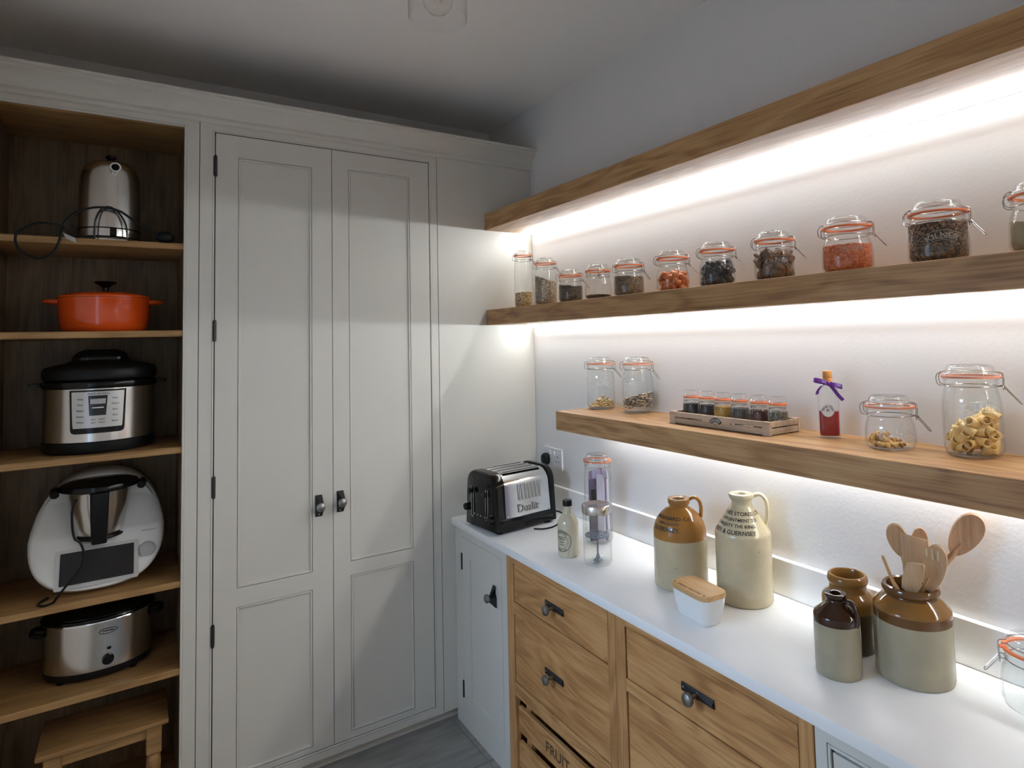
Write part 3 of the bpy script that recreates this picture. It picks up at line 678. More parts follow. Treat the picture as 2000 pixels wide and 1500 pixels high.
# spice crate with six little jars
ct = thing('spice_crate', 'small weathered wooden crate holding six little spice jars on the lowest shelf', 'crate', (-.122, -1.378, T3Z), 0)
cx, cy, ch = .067, .198, .041
for s in (-1, 1):
    bm = box(new(), (s*cx-.004, -cy+.012, .0240), (s*cx+.004, cy-.012, ch-.001), .0006, 1); obj('slat', bm, M['crate'], ct)
    bm = box(new(), (s*cx-.004, -cy+.012, .003), (s*cx+.004, cy-.012, .0195), .0006, 1); sl_ = obj('slat', bm, M['crate'], ct)
    bm = box(new(), (s*cx-.0037, -.058, .019), (s*cx+.0037, .058, .0245)); obj('slat_block', bm, M['crate'], ct)
    bm = box(new(), (-cx+.006, s*cy-.004, .0240), (cx-.006, s*cy+.004, ch-.001), .0006, 1); obj('end_slat', bm, M['crate'], ct)
    bm = box(new(), (-cx+.006, s*cy-.004, .003), (cx-.006, s*cy+.004, .0195), .0006, 1); obj('end_slat', bm, M['crate'], ct)
    for q in (-1, 1):
        bm = box(new(), (s*cx-.0055, q*cy-(.021 if q > 0 else .005), 0), (s*cx+.0055, q*cy+(.005 if q > 0 else .021), ch), .0006, 1); obj('corner_post', bm, M['crate'], ct)
obj('crate_floor', box(new(), (-cx+.004, -cy+.004, .001), (cx-.004, cy-.004, .0045)), M['crate'], ct)
# arched badge on the front
def badge(u, v): return Vector((-cx-.0046, -u, .004+v))
bm = new(); n = 16; A = .95; ro, ri = .031, .0185
def arcpt(a, r): return (r*sin(a), r*cos(a))
ou_ = [arcpt(-A+2*A*k/n, ro) for k in range(n+1)]; in_ = [arcpt(-A+2*A*k/n, ri) for k in range(n+1)]
a_ = [bm.verts.new(badge(u, v)) for u, v in ou_]; b_ = [bm.verts.new(badge(u, v)) for u, v in in_]
for k in range(n): bm.faces.new((a_[k], b_[k], b_[k+1], a_[k+1]))
bd = obj('badge', bm, M['ink'], ct)
bm = new(); put_text(bm, 'KILNER', .0105, lambda u, v: badge(*arcpt(u/.0215, .0212+v)) + Vector((-.0004, 0, 0))); put_text(bm, '1842', .006, lambda u, v: badge(u, .0105+v)); obj('badge_lettering', bm, [M['paper']], ct)
bm = new(); put_text(bm, '1842', .0065, lambda u, v: badge(u, .0085+v)+Vector((-.0005, 0, 0))); obj('badge_date', bm, M['ink'], ct)
spz = T3Z+.0048
spc = [('leftmost', 'black', [(.012,.011,.010), (.04,.035,.03)]), ('second from left', 'near-black', [(.014,.012,.014), (.045,.035,.04)]), ('third', 'mustard yellow', [(.42,.22,.03), (.55,.32,.06)]),
       ('fourth', 'dark grey', [(.03,.03,.03), (.10,.09,.08)]), ('fifth', 'dark red', [(.06,.012,.01), (.13,.03,.02)]), ('rightmost', 'dark green', [(.02,.025,.02), (.08,.08,.05), (.22,.17,.09)])]
for k, (pos, colname, cols) in enumerate(spc):
    y = -1.2065-.0686*k; y += (.0, .0, .0, .0, -.006, -.004)[k]; x = -.118
    t_ = thing('spice_jar', f'{pos} little square clip-top jar in the crate holding {colname} spice', 'jar', (x, y, spz), 0, 'spice jars in the wooden crate')
    h = .103; q = .0272
    outp = [(0, .0005), (q*.9, 0), (q*1.04, .004), (q*1.06, .012), (q*1.06, .050), (q*1.02, .057), (q*.90, .064), (q*.86, .070), (q*.93, .074), (q*.93, .078)]
    innp = [(r-.0018, z) for r, z in outp[2:]][::-1]+[(q*.8, .005), (0, .005)]
    bm = lathe(new(), outp+innp, 32)
    for v in bm.verts:
        z = v.co.z; n_ = 5 if z < .05 else (3 if z < .058 else 2); r = math.hypot(v.co.x, v.co.y)
        if r > 1e-6 and n_ > 2:
            c, s = abs(v.co.x/r), abs(v.co.y/r); f = (c**n_+s**n_)**(-1/n_); f = 1+(f-1)*.8; v.co.x *= f*.97; v.co.y *= f*.97
    obj('glass_body', bm, M['glass'], t_, 50)
    obj('rubber_seal', lathe(new(), [(q*.6, .0781), (q*.98, .0781), (q*1.01, .081), (q*.98, .084), (q*.6, .084), (q*.6, .0781)], 24), M['rubber'], t_)
    obj('glass_lid', lathe(new(), [(0, .0842), (q*.95, .0842), (q*.97, .089), (q*.90, .092), (q*.88, .099), (q*.78, h), (0, h-.001)], 28), M['glass'], t_, 50)
    bm = new(); tube(bm, [((q*.86)*cos(2*PI*i/24), q*.86*sin(2*PI*i/24), .0685) for i in range(24)], .0008, 5, True)
    for s in (-1, 1): tube(bm, [(-q*.86, s*.006, .0685), (-q*1.16, s*.006, .070), (-q*1.10, s*.006, .086), (-q*.8, s*.008, .0935)], .0009, 5, smooth=3); tube(bm, [(-q*1.16, s*.005, .068), (-q*1.30, s*.004, .054), (-q*1.34, s*.003, .048)], .0009, 5)
    obj('latch', bm, M['wire'], t_)
    o = fill('spice', f'{colname} spice filling the {pos} little jar in the crate', x, y, spz, .0285, .052, grain(colname.replace(' ', '_').replace('-', '_')+'_spice', cols, 420, bump=.4), 'spice', rough=.003, sd=k, z0=.0054)
    for v in o.data.vertices:
        r = math.hypot(v.co.x, v.co.y)
        if r > 1e-6: c, s = abs(v.co.x/r), abs(v.co.y/r); f = (c**5+s**5)**(-1/5); v.co.x *= 1+(f-1)*.6; v.co.y *= 1+(f-1)*.6
# flat bottle of crimson liqueur
ba = view_angle(-.086, -1.70)+PI/2+.10
bt = thing('liqueur_bottle', 'flat glass bottle of crimson liqueur tied with a purple ribbon', 'bottle', (-.086, -1.70, T3Z), ba)
bp = [(.0, .0005), (.026, 0), (.0275, .003), (.0278, .125), (.024, .140), (.014, .150), (.0105, .155), (.0105, .166)]
bpi = [(r-.0018, z) for r, z in bp[2:]][::-1]+[(.02, .006), (0, .006)]
def flat(bm, zt=.150):
    for v in bm.verts:
        r = math.hypot(v.co.x, v.co.y)
        if r > 1e-6:
            f = max(0, min(1, (.153-v.co.z)/.02)); c, s = abs(v.co.x/r), abs(v.co.y/r); k = (c**4+s**4)**(-.25); v.co.x *= 1+(k-1)*f*.8; v.co.y *= (1+(k-1)*f*.8)*(1-.42*f)
    return bm
obj('glass_body', flat(lathe(new(), bp+bpi, 36)), M['glass'], bt, 50)
obj('liqueur', flat(lathe(new(), [(0, .0065), (.0235, .0066), (.0256, .009), (.0257, .074), (0, .074)], 36)), M['gin'], bt, label='crimson liqueur')
obj('cap', lathe(new(), [(.0109, .1555), (.0128, .156), (.0128, .165), (.0122, .166), (.0128, .167), (.0130, .184), (.012, .1865), (0, .187)], 28), M['cap'], bt)
bm = new()
for k in range(28): pass
lab = [(.0165*cos(2*PI*k/28), .078+.0185*sin(2*PI*k/28)) for k in range(28)]
fs = 1  # the front face of the bottle looks along -y locally when the long side spans local x
prism(bm, lab, .0006, ((-.004, -.0172, 0), (1, 0, 0), (0, 0, 1), (0, 1, 0))); lb = obj('label', bm, M['paper'], bt)
bm = new(); put_text(bm, 'Sloe Gin', .010, lambda u, v: Vector((-.004+(.010+v)*sin(u/.011), -.0174, .078+(.010+v)*cos(u/.011)-.002))); put_text(bm, 'n', .016, lambda u, v: Vector((-.004+u, -.0174, .074+v))); obj('label_lettering', bm, M['ink'], lb)
rb = new(); tube(rb, [(.0118*cos(2*PI*k/20), .0118*sin(2*PI*k/20), .1515) for k in range(20)], .0042, 8, True, flat=.35); rbo = obj('ribbon', rb, M['purple'], bt)
def band(pts, wid, twist=(0, 0, 1), th=.0006):
    bm = new(); pts = catmull(pts, 5); W_ = Vector(twist)*wid/2
    rr_ = []
    for i, p in enumerate(pts):
        t = (pts[min(i+1, len(pts)-1)]-pts[max(i-1, 0)]).normalized(); nn = t.cross(Vector(twist)).normalized()*th
        rr_.append([p-W_-nn, p+W_-nn, p+W_+nn, p-W_+nn])
    return loft(bm, rr_)
fy = -.0145
for pts, tw in (([(0, fy, .152), (-.016, fy-.008, .160), (-.034, fy-.004, .164), (-.036, fy+.003, .160), (-.018, fy+.002, .155), (0, fy, .152)], (.15, .45, .88)),
                ([(0, fy, .152), (.016, fy-.008, .150), (.033, fy-.004, .146), (.034, fy+.003, .141), (.016, fy+.002, .147), (0, fy, .152)], (.1, .45, .88))):
    obj('bow_loop', band(pts, .010, Vector(tw).normalized()), M['purple'], rbo)
obj('bow_tail', band([(-.003, fy, .152), (-.018, fy-.004, .145), (-.028, fy-.003, .132), (-.030, fy-.002, .122)], .009, Vector((.9, .1, .3)).normalized()), M['purple'], rbo)
obj('bow_tail', band([(.003, fy, .151), (.012, fy-.004, .138), (.024, fy-.003, .120), (.036, fy-.002, .106)], .0095, Vector((.75, .1, .6)).normalized()), M['purple'], rbo)
obj('bow_knot', ellipsoid(new(), (0, fy-.001, .152), (.006, .005, .007)), M['purple'], rbo)

# ------------------------------------------------------------ worktop: toaster
tz = math.radians(5); tcx, tcy = -.300, -.252
tt = thing('toaster', 'black and polished steel four-slot toaster at the corner end of the worktop', 'toaster', (tcx, tcy, WZ), tz)
TL, TW, TH = .163, .128, .248
def tsec(w, h, zb, n=9, slope=.012):     # rounded cross-section outline (y,z) from the bottom front over the top
    r = min(.062, h*.4); pts = [(-w, zb)]
    for k in range(n+1):
        a = PI - k/n*PI/2; pts.append((-(w-slope)+r+r*cos(a), h-r+r*sin(a)))
    for k in range(n+1):
        a = PI/2 - k/n*PI/2; pts.append(((w-slope)-r+r*cos(a), h-r+r*sin(a)))
    return pts + [(w, zb)]
def sect(x, w, h, zb): return [(x, y, z) for y, z in tsec(w, h, zb)]
obj('steel_wrap', loft(new(), [sect(-TL+.045, TW-.006, TH-.006, .050), sect(TL-.022, TW-.006, TH-.006, .050)]), M['psteel'], tt, 30)
for nm, xs_ in (('control_end', [(-TL, .90, .96), (-TL+.006, .975, .99), (-TL+.018, 1, 1), (-TL+.052, 1, 1)]), ('rear_end', [(TL-.030, 1, 1), (TL-.012, 1, 1), (TL-.004, .98, .99), (TL, .92, .965)])):
    obj(nm, loft(new(), [sect(x, TW*a, TH*b, .012) for x, a, b in xs_]), M['black'], tt, 40)
bm = new(); box(bm, (-TL+.02, -TW+.0005, .012), (TL-.02, TW-.0005, .060), .004, 2); bs = obj('base', bm, M['black'], tt)
for sx_ in (-1, 1):
    for sy_ in (-1, 1):
        obj('foot', lathe(new(), [(0, 0), (.016, 0), (.018, .004), (.020, .013), (0, .013)], 20, (sx_*(TL-.035), sy_*(TW-.032))), M['blackm'], tt)
for k in range(4):
    y = -.066+.044*k
    bm = new(); box(bm, (-TL+.075, y-.011, TH-.0064), (TL-.055, y+.011, TH-.0052)); s_ = obj('slot', bm, M['dark'], tt)
    bm = new()
    for e in (-.012, .012): tube(bm, [(-TL+.072, y+e, TH-.0046), (TL-.052, y+e, TH-.0046)], .0019, 6)
    for e in (-TL+.072, TL-.052): tube(bm, [(e, y-.012, TH-.0046), (e, y+.012, TH-.0046)], .0019, 6)
    obj('slot_rim', bm, M['chrome'], s_)
# louvres pressed into the side panel
yy = -TW+.006
for k in range(7):
    x = -.034+.0185*k
    bm = new(); tube(bm, [(x, yy+.001, .128), (x, yy+.0028, .196)], .0035, 8, flat=.8); ellipsoid(bm, (x, yy+.001, .128), (.0035, .0035, .0035), None, 1); obj('louvre', bm, M['psteel'], tt)
bm = new(); put_text(bm, 'Dualit', .046, lambda u, v: Vector((u+.012, yy-.0012+.05*(v*.1), .076+v))); obj('embossed_lettering', bm, mat('pressed_letter', (.30,.30,.30), .25, 1), tt)
bm = new()
for x, z in ((-TL+.064, .066), (TL-.045, .066)): ellipsoid(bm, (x, yy, z), (.004, .002, .004), None, 1)
obj('screw', bm, M['screw'], tt)
# control end: two lever tracks, knobs, lights
xe = -TL-.0012
for y in (-.058, .058):
    out_ = [(y+.008*cos(a), .115+.058*(1 if sin(a) > 0 else -1)+.008*sin(a)) for a in [2*PI*k/24 for k in range(24)]]
    bm = tube(new(), [(xe-.0006+(.006 if z > .178 else 0), yv, z) for yv, z in out_], .0019, 6, True); obj('lever_track', bm, M['chrome'], tt)
    bm = new(); box(bm, (xe-.012, y-.003, .158), (xe+.004, y+.003, .166)); lathe_z = lathe(bm, [(0, -.007), (.010, -.007), (.013, -.002), (.012, .003), (0, .005)], 16)
    for v in bm.verts:
        if abs(v.co.z) < .02 and v.co.z < .1: v.co = Vector((xe-.016-v.co.z, y+v.co.x, .162+v.co.y))
    obj('lever', bm, M['blackm'], tt)
for y, z, r in ((-.093, .058, .019), (.098, .085, .016)):
    bm = new(); lathe_y(bm, [(0, .0), (r, 0), (r*.95, .018), (r*.8, .021), (0, .021)], 24)
    for v in bm.verts: v.co = Vector((xe+v.co.y+.004, y+v.co.x, z+v.co.z))
    dk = obj('dial', bm, M['blackm'], tt)
    bm = tube(new(), [(xe+.0015, y+(r+.002)*cos(a), z+(r+.002)*sin(a)) for a in [PI*.55-PI*1.1*k/12 for k in range(13)]], .0013, 6); obj('dial_mark', bm, M['chrome'], dk)
for y in (-.055, -.037, -.005, .020, .045):
    bm = ellipsoid(new(), (xe+.002, y, .062), (.002, .0042, .0042), None, 1); obj('indicator', bm, M['silver'], tt)
cd = tube(new(), [(-.142, -.205, .955), (-.100, -.215, .935), (-.052, -.226, .916), (-.040, -.262, .914), (-.062, -.318, .914), (-.125, -.388, .914), (-.19, -.432, .914), (-.245, -.432, .914), (-.275, -.405, .914)], .0034, 8, smooth=6)
for v in cd.verts: v.co = Matrix.Rotation(-tz, 3, 'Z') @ (v.co - Vector((tcx, tcy, WZ)))
obj('power_cord', cd, M['blackm'], tt)
# socket and plug
so = thing('wall_socket', 'white double wall socket behind the toaster', 'socket', (-.0005, -.156, 1.145), 0)
bm = new(); prism(bm, rrect(.166, .1, .006), .008, ((-.0085, 0, 0), (0, -1, 0), (0, 0, 1), (1, 0, 0))); obj('faceplate', bm, M['white'], so)
for u, nm in ((-.018, 'switch'), (.018, 'switch')): obj('switch', box(new(), (-.0125, -u-.006, .014), (-.0080, -u+.006, .036), .001, 1), M['white'], so)
bm = new()
for u, z, a, b in ((.046, .012, .0018, .004), (.036, -.012, .0035, .002), (.056, -.012, .0035, .002)): box(bm, (-.0092, -u-a, z-b), (-.0080, -u+a, z+b))
obj('pin_holes', bm, M['dark'], so)
pl = thing('power_plug', 'black mains plug pushed into the wall socket', 'plug', (-.0092, -.112, 1.137), 0)
bm = new()
rings = []
for d, sc in ((0, .92), (.004, 1), (.016, .98), (.024, .86), (.027, .6)):
    rings.append([(-d, u*sc, v*sc) for u, v in rrect(.052, .060, .024)])
obj('body', loft(bm, rings), M['blackm'], pl, 45)
obj('cord', tube(new(), [(-.016, 0, -.024), (-.018, -.002, -.05), (-.022, -.006, -.09), (-.026, -.012, -.15), (-.028, -.016, -.19)], .0034, 8, smooth=4), M['blackm'], pl)

# ------------------------------------------------------------ cream bottle
sb = thing('cream_liqueur_bottle', 'small cream glazed bottle with a black cap and round printed label', 'bottle', (-.338, -.755, WZ), 0)
obj('body', lathe(new(), [(0, .0), (.036, 0), (.0395, .004), (.0397, .118), (.037, .129), (.030, .141), (.0205, .155), (.0165, .164), (.0160, .186), (0, .186)], 40), M['creamliq'], sb)
obj('cap', lathe(new(), [(.0168, .1845), (.0178, .185), (.0178, .203), (.0165, .206), (0, .2065)], 28), M['black'], sb)
va = view_angle(-.338, -.755)-.72
cm = lambda u, v, e=.0006: cyl_map(.0397, va, .062, e)(u, v)
bm = new(); a_ = []
for k in range(36):
    pass
def disc_on(bm, r0, r1, e, n=40):
    A = [bm.verts.new(cm(r0*cos(2*PI*k/n), r0*sin(2*PI*k/n), e)) for k in range(n)]; B = [bm.verts.new(cm(r1*cos(2*PI*k/n), r1*sin(2*PI*k/n), e)) for k in range(n)]
    for k in range(n): bm.faces.new((A[k], B[k], B[(k+1) % n], A[(k+1) % n]))
bm = new(); disc_on(bm, .0382, .0400, .0006); disc_on(bm, .0262, .0270, .0006)
pol = lambda u, v: cm((.0290+v)*sin(u/.0290), (.0290+v)*cos(u/.0290))
pol2 = lambda u, v: cm((.0370-v)*sin(u/.0365), -(.0370-v)*cos(u/.0365))
put_text(bm, 'GUERNSEY', .0105, pol); put_text(bm, 'DAIRY Co', .0105, pol2)
for s_, z_, h_ in (('CREAM LIQUEUR', .0125, .0055), ('VANILLA', .004, .0085), ('FUDGE', -.0065, .0075), ('PRODUCE', -.0155, .006)): put_text(bm, s_, h_, lambda u, v, z_=z_: cm(u, z_+v))
obj('printed_label', bm, M['ink'], sb)

# ------------------------------------------------------------ glass straw jar and press jar
sj = clip_jar('very tall clip-top jar of lilac-wrapped packets standing behind the press jar', -.150, -.703, WZ, .056, .350, view_angle(-.150, -.703)+.35, None, 'rubber', .0505, None)
r_ = random.Random(4)
for k, (u, v, a, z1, m_) in enumerate(((-.021, -.018, .35, .215, 'plum'), (.010, -.027, -.1, .232, 'lilac2'), (.030, -.008, -.9, .245, 'lilac2'), (-.008, -.002, .1, .250, 'lilac'), (.012, .016, .2, .252, 'lilac'), (-.026, .012, .9, .240, 'lilac'))):
    va_ = view_angle(-.150, -.703)+PI/2
    t_ = thing('wrapped_packet', ['dark purple printed packet at the left front of the tall jar', 'pale lilac packet at the front of the tall jar', 'pale lilac packet at the right of the tall jar', 'lilac packet in the middle of the tall jar', 'lilac packet at the right back of the tall jar', 'lilac packet at the left back of the tall jar'][k], 'packet', (-.150+u*cos(va_)-v*sin(va_)*1, -.703+u*sin(va_)+v*cos(va_)*1, WZ+.008), va_+a, 'lilac packets in the tall jar')
    bm = new(); rings = []
    for z, wx, wy in ((0, .0145, .0012), (.012, .016, .005), (.08, .0165, .0062), (z1+.03-.04, .016, .0058), (z1+.03-.012, .0155, .004), (z1+.03, .0148, .0010)):
        rings.append([(p*wx/.012, q*wy/.006, z) for p, q in rrect(.024, .012, .004, 3)])
    obj('wrapper', loft(bm, rings), M[m_], t_, 50)
    if k == 0: bm = box(new(), (-.0105, -.0074, .15), (.0105, -.0066, .205)); obj('window', bm, M['dark'], t_)
pj_ = thing('press_jar', 'clear glass jar with a steel lid and a plunger disc inside', 'jar', (-.300, -.8885, WZ), 0)
pr = [(0, .0005), (.040, 0), (.0475, .002), (.0515, .008), (.0520, .015), (.0520, .178), (.050, .186), (.050, .196), (.0478, .196), (.0478, .184), (.0494, .176), (.0494, .015), (.046, .0085), (0, .0075)]
obj('glass_body', lathe(new(), pr, 44), M['glass'], pj_, 50)
obj('lid', lathe(new(), [(.0505, .1805), (.0540, .181), (.0545, .184), (.0545, .2085), (.0525, .2115), (.046, .2125), (.040, .2105), (0, .2105)], 44), M['steel'], pj_)
obj('plunger_rod', lathe(new(), [(0, .020), (.0034, .020), (.0034, .209), (0, .209)], 12), mat('dark_steel', (.25,.26,.28), .3, 1), pj_)
bm = new()
A = 32; ro_, zc = .0455, .099
ring_o = [bm.verts.new((ro_*cos(2*PI*k/A), ro_*sin(2*PI*k/A), zc)) for k in range(A)]
# perforated disc: a plate with six round holes made of pie slices
lathe(bm, [(.0034, zc), (.0130, zc), (.0130, zc+.002), (.0034, zc+.002)], 32); lathe(bm, [(.0330, zc), (ro_, zc), (ro_, zc+.003), (.0330, zc+.003), (.0330, zc)], 40)
bmesh.ops.delete(bm, geom=ring_o, context='VERTS')
for k in range(6):
    a0 = 2*PI*k/6; w_ = .26
    vv = [(.0130*cos(a0-w_*1.5), .0130*sin(a0-w_*1.5)), (.0335*cos(a0-w_), .0335*sin(a0-w_)), (.0335*cos(a0+w_), .0335*sin(a0+w_)), (.0130*cos(a0+w_*1.5), .0130*sin(a0+w_*1.5))]
    prism(bm, vv, .002, ((0, 0, zc), (1, 0, 0), (0, 1, 0), (0, 0, 1)))
obj('plunger_disc', bm, mat('blue_steel', (.22,.26,.33), .35, .8), pj_)
obj('plunger_foot', lathe(new(), [(0, .0085), (.017, .009), (.015, .013), (.008, .017), (.0055, .030), (.0034, .034), (0, .034)], 24), mat('foot_grey', (.20,.22,.25), .35, .6), pj_)
bm = new(); put_text(bm, 'KILNER', .021, arc_cyl_map(.052, view_angle(-.3, -.8885)+.75, .065, .055, .0008)); obj('embossed_lettering', bm, M['emboss'], pj_)

# ------------------------------------------------------------ stoneware
def stone(name, label, x, y, prof, mats, mi, group='brown and cream stoneware on the worktop', cat='jug'):
    t_ = thing(name, label, cat, (x, y, WZ), 0, group); obj('body', lathe(new(), prof, 56, mi=mi), mats, t_, 40); return t_
def handle(par, pts, r, m, flat=1.5, ang=0, radii=None):
    pts = [(p[0]*cos(ang), p[0]*sin(ang), p[1]) for p in pts]
    bm = tube(new(), pts, r, 12, smooth=6, flat=flat); obj('handle', bm, m, par)
def cone_text(bm, s, size, R_of, a0, z0, e=.0008, k=1.0):
    # letters run round the shoulder and climb its slope
    def f(u, v):
        z = z0 + v*k; r = R_of(z); return Vector(((r+e)*cos(a0+u/R_of(z0)), (r+e)*sin(a0+u/R_of(z0)), z+e*.6))
    put_text(bm, s, size, f)
def R_from(prof):
    def f(z):
        for (r0, z0), (r1, z1) in zip(prof, prof[1:]):
            if z0 <= z <= z1 and z1 > z0: return r0+(r1-r0)*(z-z0)/(z1-z0)
        return prof[-1][0]
    return f
p1_ = [(0, 0), (.080, 0), (.0850, .002), (.0868, .006), (.0872, .02), (.0872, .157), (.0870, .168), (.0855, .182), (.0810, .199), (.0730, .215), (.0610, .230), (.0475, .242), (.0350, .2495), (.0315, .252), (.0310, .256), (.0355, .263), (.0365, .276), (.0350, .2785), (.0300, .279), (.0190, .277), (.0165, .27), (.0165, .235), (0, .235)]
j1 = stone('stoneware_jug', 'stoneware jug with amber-brown shoulder, cream base and looped handle', -.1975, -1.207, p1_, [M['cream'], M['amber'], M['cream3']], lambda z: 0 if z < .157 else 1)
a1 = rightward(-.1975, -1.207, -12)
handle(j1, [(.026, .268), (.050, .279), (.068, .268), (.0745, .244), (.072, .214)], .0062, M['amber'], 1.7, a1)
bm = new(); Rf = R_from(p1_); av = view_angle(-.1975, -1.207)-.42
cone_text(bm, 'BARNARD Co', .0215, Rf, av+.02, .221, k=.62); cone_text(bm, 'MERCHANTS', .0125, Rf, av-.08, .2075, k=.8); cone_text(bm, 'GUERNSEY.', .0215, Rf, av-.20, .1870, k=.9)
obj('printed_lettering', bm, M['ink'], j1)
p2_ = [(0, 0), (.079, 0), (.0825, .002), (.0842, .006), (.0845, .02), (.0845, .200), (.0838, .2065), (.0805, .213), (.0350, .2835), (.0318, .288), (.0308, .294), (.0318, .303), (.0375, .311), (.0385, .317), (.0365, .3215), (.0290, .3235), (.0180, .322), (.0135, .318), (.0135, .28), (0, .28)]
j2 = stone('stoneware_jug', 'tall all-cream stoneware jug with black printed shoulder and loop handle', -.129, -1.413, p2_, [M['cream'], M['cream3']], lambda z: 0 if z < .2065 else 1)
handle(j2, [(.024, .310), (.052, .3205), (.070, .308), (.0765, .280), (.0745, .245), (.068, .226)], .0062, M['cream3'], 1.9, rightward(-.129, -1.413, -5))
bm = new(); Rf2 = R_from(p2_); av = view_angle(-.129, -1.413)-.33
cone_text(bm, "LE RICHES STORES LTD", .0175, Rf2, av-.05, .2640, k=.80); cone_text(bm, 'BY APPOINTMENT TO', .0145, Rf2, av-.08, .2480, k=.8); cone_text(bm, 'HIS MAJESTY THE KING', .0145, Rf2, av-.18, .2330, k=.8); cone_text(bm, 'JERSEY & GUERNSEY', .0190, Rf2, av-.22, .2145, k=.8)
obj('printed_lettering', bm, M['ink'], j2)
p3_ = [(0, 0), (.047, 0), (.0505, .002), (.0520, .006), (.0523, .02), (.0523, .122), (.0520, .137), (.0500, .1415), (.0240, .164), (.0190, .169), (.0185, .172), (.0235, .177), (.0250, .182), (.0240, .1865), (.0200, .188), (.0130, .186), (.0115, .17), (0, .16)]
j3 = stone('stoneware_jug', 'small stoneware jug with glossy dark brown shoulder in front of the crocks', -.290, -1.824, p3_, [M['cream2'], M['dbrown']], lambda z: 0 if z < .122 else 1)
handle(j3, [(.014, .168), (.034, .1745), (.047, .164), (.051, .145), (.0495, .125), (.044, .119)], .0056, M['dbrown'], 1.5, rightward(-.290, -1.824, 28))
p4_ = [(0, 0), (.060, 0), (.0635, .002), (.0648, .008), (.0650, .10), (.0648, .122), (.0630, .1285), (.0560, .1365), (.0480, .142), (.0455, .147), (.0450, .160), (.0490, .165), (.0500, .172), (.0480, .180), (.0440, .184), (.0395, .184), (.0365, .178), (.0365, .13), (.05, .11), (.05, .02), (0, .02)]
j4 = stone('stoneware_crock', 'wide-mouthed amber-brown stoneware crock standing behind the small jug', -.147, -1.768, p4_, [M['stone_shaded'], M['ochre']], lambda z: 0 if z < .108 else 1, cat='crock')
bm = new()
p5_ = [(0, 0), (.079, 0), (.0822, .002), (.0838, .008), (.0842, .02), (.0842, .136), (.0840, .157), (.0825, .1625), (.0640, .181), (.0565, .186), (.0550, .190), (.0590, .1935), (.0625, .199), (.0625, .204), (.0595, .2095), (.0545, .211), (.0505, .2085), (.0485, .20), (.0485, .175), (.07, .15), (.072, .02), (0, .014)]
j5 = stone('stoneware_crock', 'large stoneware crock with brown shoulder holding wooden cooking utensils', -.157, -1.936, p5_, [M['cream2'], M['brown'], M['ochre']], lambda z: 0 if z < .137 else 2 if .150 < z < .186 else 1, cat='crock')

# ------------------------------------------------------------ wooden utensils in the large crock
uo = Vector((-.157, -1.936, 1.105)); vdu = Vector((.8863, .4632, 0)); rtu = Vector((.4632, -.8863, 0)); upu = Vector((0, 0, 1))
def utensil(name, label, base_uv, ax_ang, out2, depth, lean, m, thick=.006, slots=None, L0=.17, hr=.0065, cup=0):
    """flat wooden blade with outline out2 (u,v in m, v from the mouth of the crock upwards); its handle runs down inside the crock"""
    t_ = thing(name, label, 'utensil', (-.157, -1.936, WZ+.02), 0, 'wooden utensils in the large crock'); loc = Vector((-.157, -1.936, WZ+.02))
    nrm = -vdu
    def P(u, v, d=0): return uo + rtu*u + upu*v + vdu*(depth+lean*v) + nrm*d - loc
    bm = new(); n = len(out2); cu_ = sum(p[0] for p in out2)/n; cv_ = sum(p[1] for p in out2)/n
    front = []
    lev = [(1.0, -thick*.25), (.93, thick*.5), (.6, thick*.5-cup*.6), (.25, thick*.5-cup)]
    back = [(.93, -thick*.6), (.5, -thick*.6-cup*.9)]
    R_ = [[bm.verts.new(P(cu_+(u-cu_)*s, cv_+(v-cv_)*s, d)) for u, v in out2] for s, d in lev[::-1]+back]
    for i in range(len(R_)-1):
        for k in range(n): bm.faces.new((R_[i][k], R_[i][(k+1) % n], R_[i+1][(k+1) % n], R_[i+1][k]))
    bm.faces.new(R_[0]); bm.faces.new(R_[-1][::-1]); bmesh.ops.recalc_face_normals(bm, faces=bm.faces)
    bl = obj('blade', bm, m, t_, 50)
    if slots:
        for s in slots:
            bm = new(); tube(bm, [P(s[0], s[1], thick*.36), P((s[0]+s[2])/2, (s[1]+s[3])/2, thick*.40), P(s[2], s[3], thick*.36)], .0026, 8); obj('slot', bm, M['cream3'], bl)
    bu, bv = base_uv; du, dv = sin(ax_ang), cos(ax_ang)
    p0 = (bu, bv); p1 = (bu-du*L0, bv-dv*L0)
    # keep the foot inside the crock
    p1 = (max(-.045, min(.045, p1[0])), max(-.172, p1[1]))
    def Q(u, v):
        dd = max(-.040, min(.040, depth+lean*v)); return uo+rtu*u+upu*v+vdu*dd-loc
    bm = tube(new(), [P(bu+du*.030, bv+dv*.030), P(*p0), Q(*p1)], hr, 10, flat=.8, radii=[.0022, hr*.9, hr]); obj('handle', bm, m, t_)
    return t_
def oval(cu_, cv_, a, b, ang, n=28, egg=.0):
    o = []
    for k in range(n):
        t = 2*PI*k/n; x = a*cos(t)*(1+egg*sin(t)); y = b*sin(t); o.append((cu_+x*cos(ang)+y*sin(ang), cv_-x*sin(ang)+y*cos(ang)))
    return o
utensil('wooden_spoon', 'wooden spoon with oval bowl at the back left of the crock', (-.006, .040), -.32, oval(-.021, .106, .023, .041, -.22, egg=.18), .030, .02, M['spoon'], cup=.004)
utensil('wooden_spoon', 'dark wooden spoon whose round tip peeps over the spatula', (.014, .06), .12, oval(.026, .112, .018, .030, .1), .036, .02, M['spoond'], cup=.003)
utensil('wooden_spatula', 'broad flat wooden spatula with a square top in the crock', (.012, .030), .06, [(-.013, .036), (-.014, .070), (-.015, .126), (-.012, .1285), (.035, .121), (.045, .1185), (.046, .10), (.041, .060), (.030, .032), (.010, .020)], .012, .03, M['spoon'], .005)
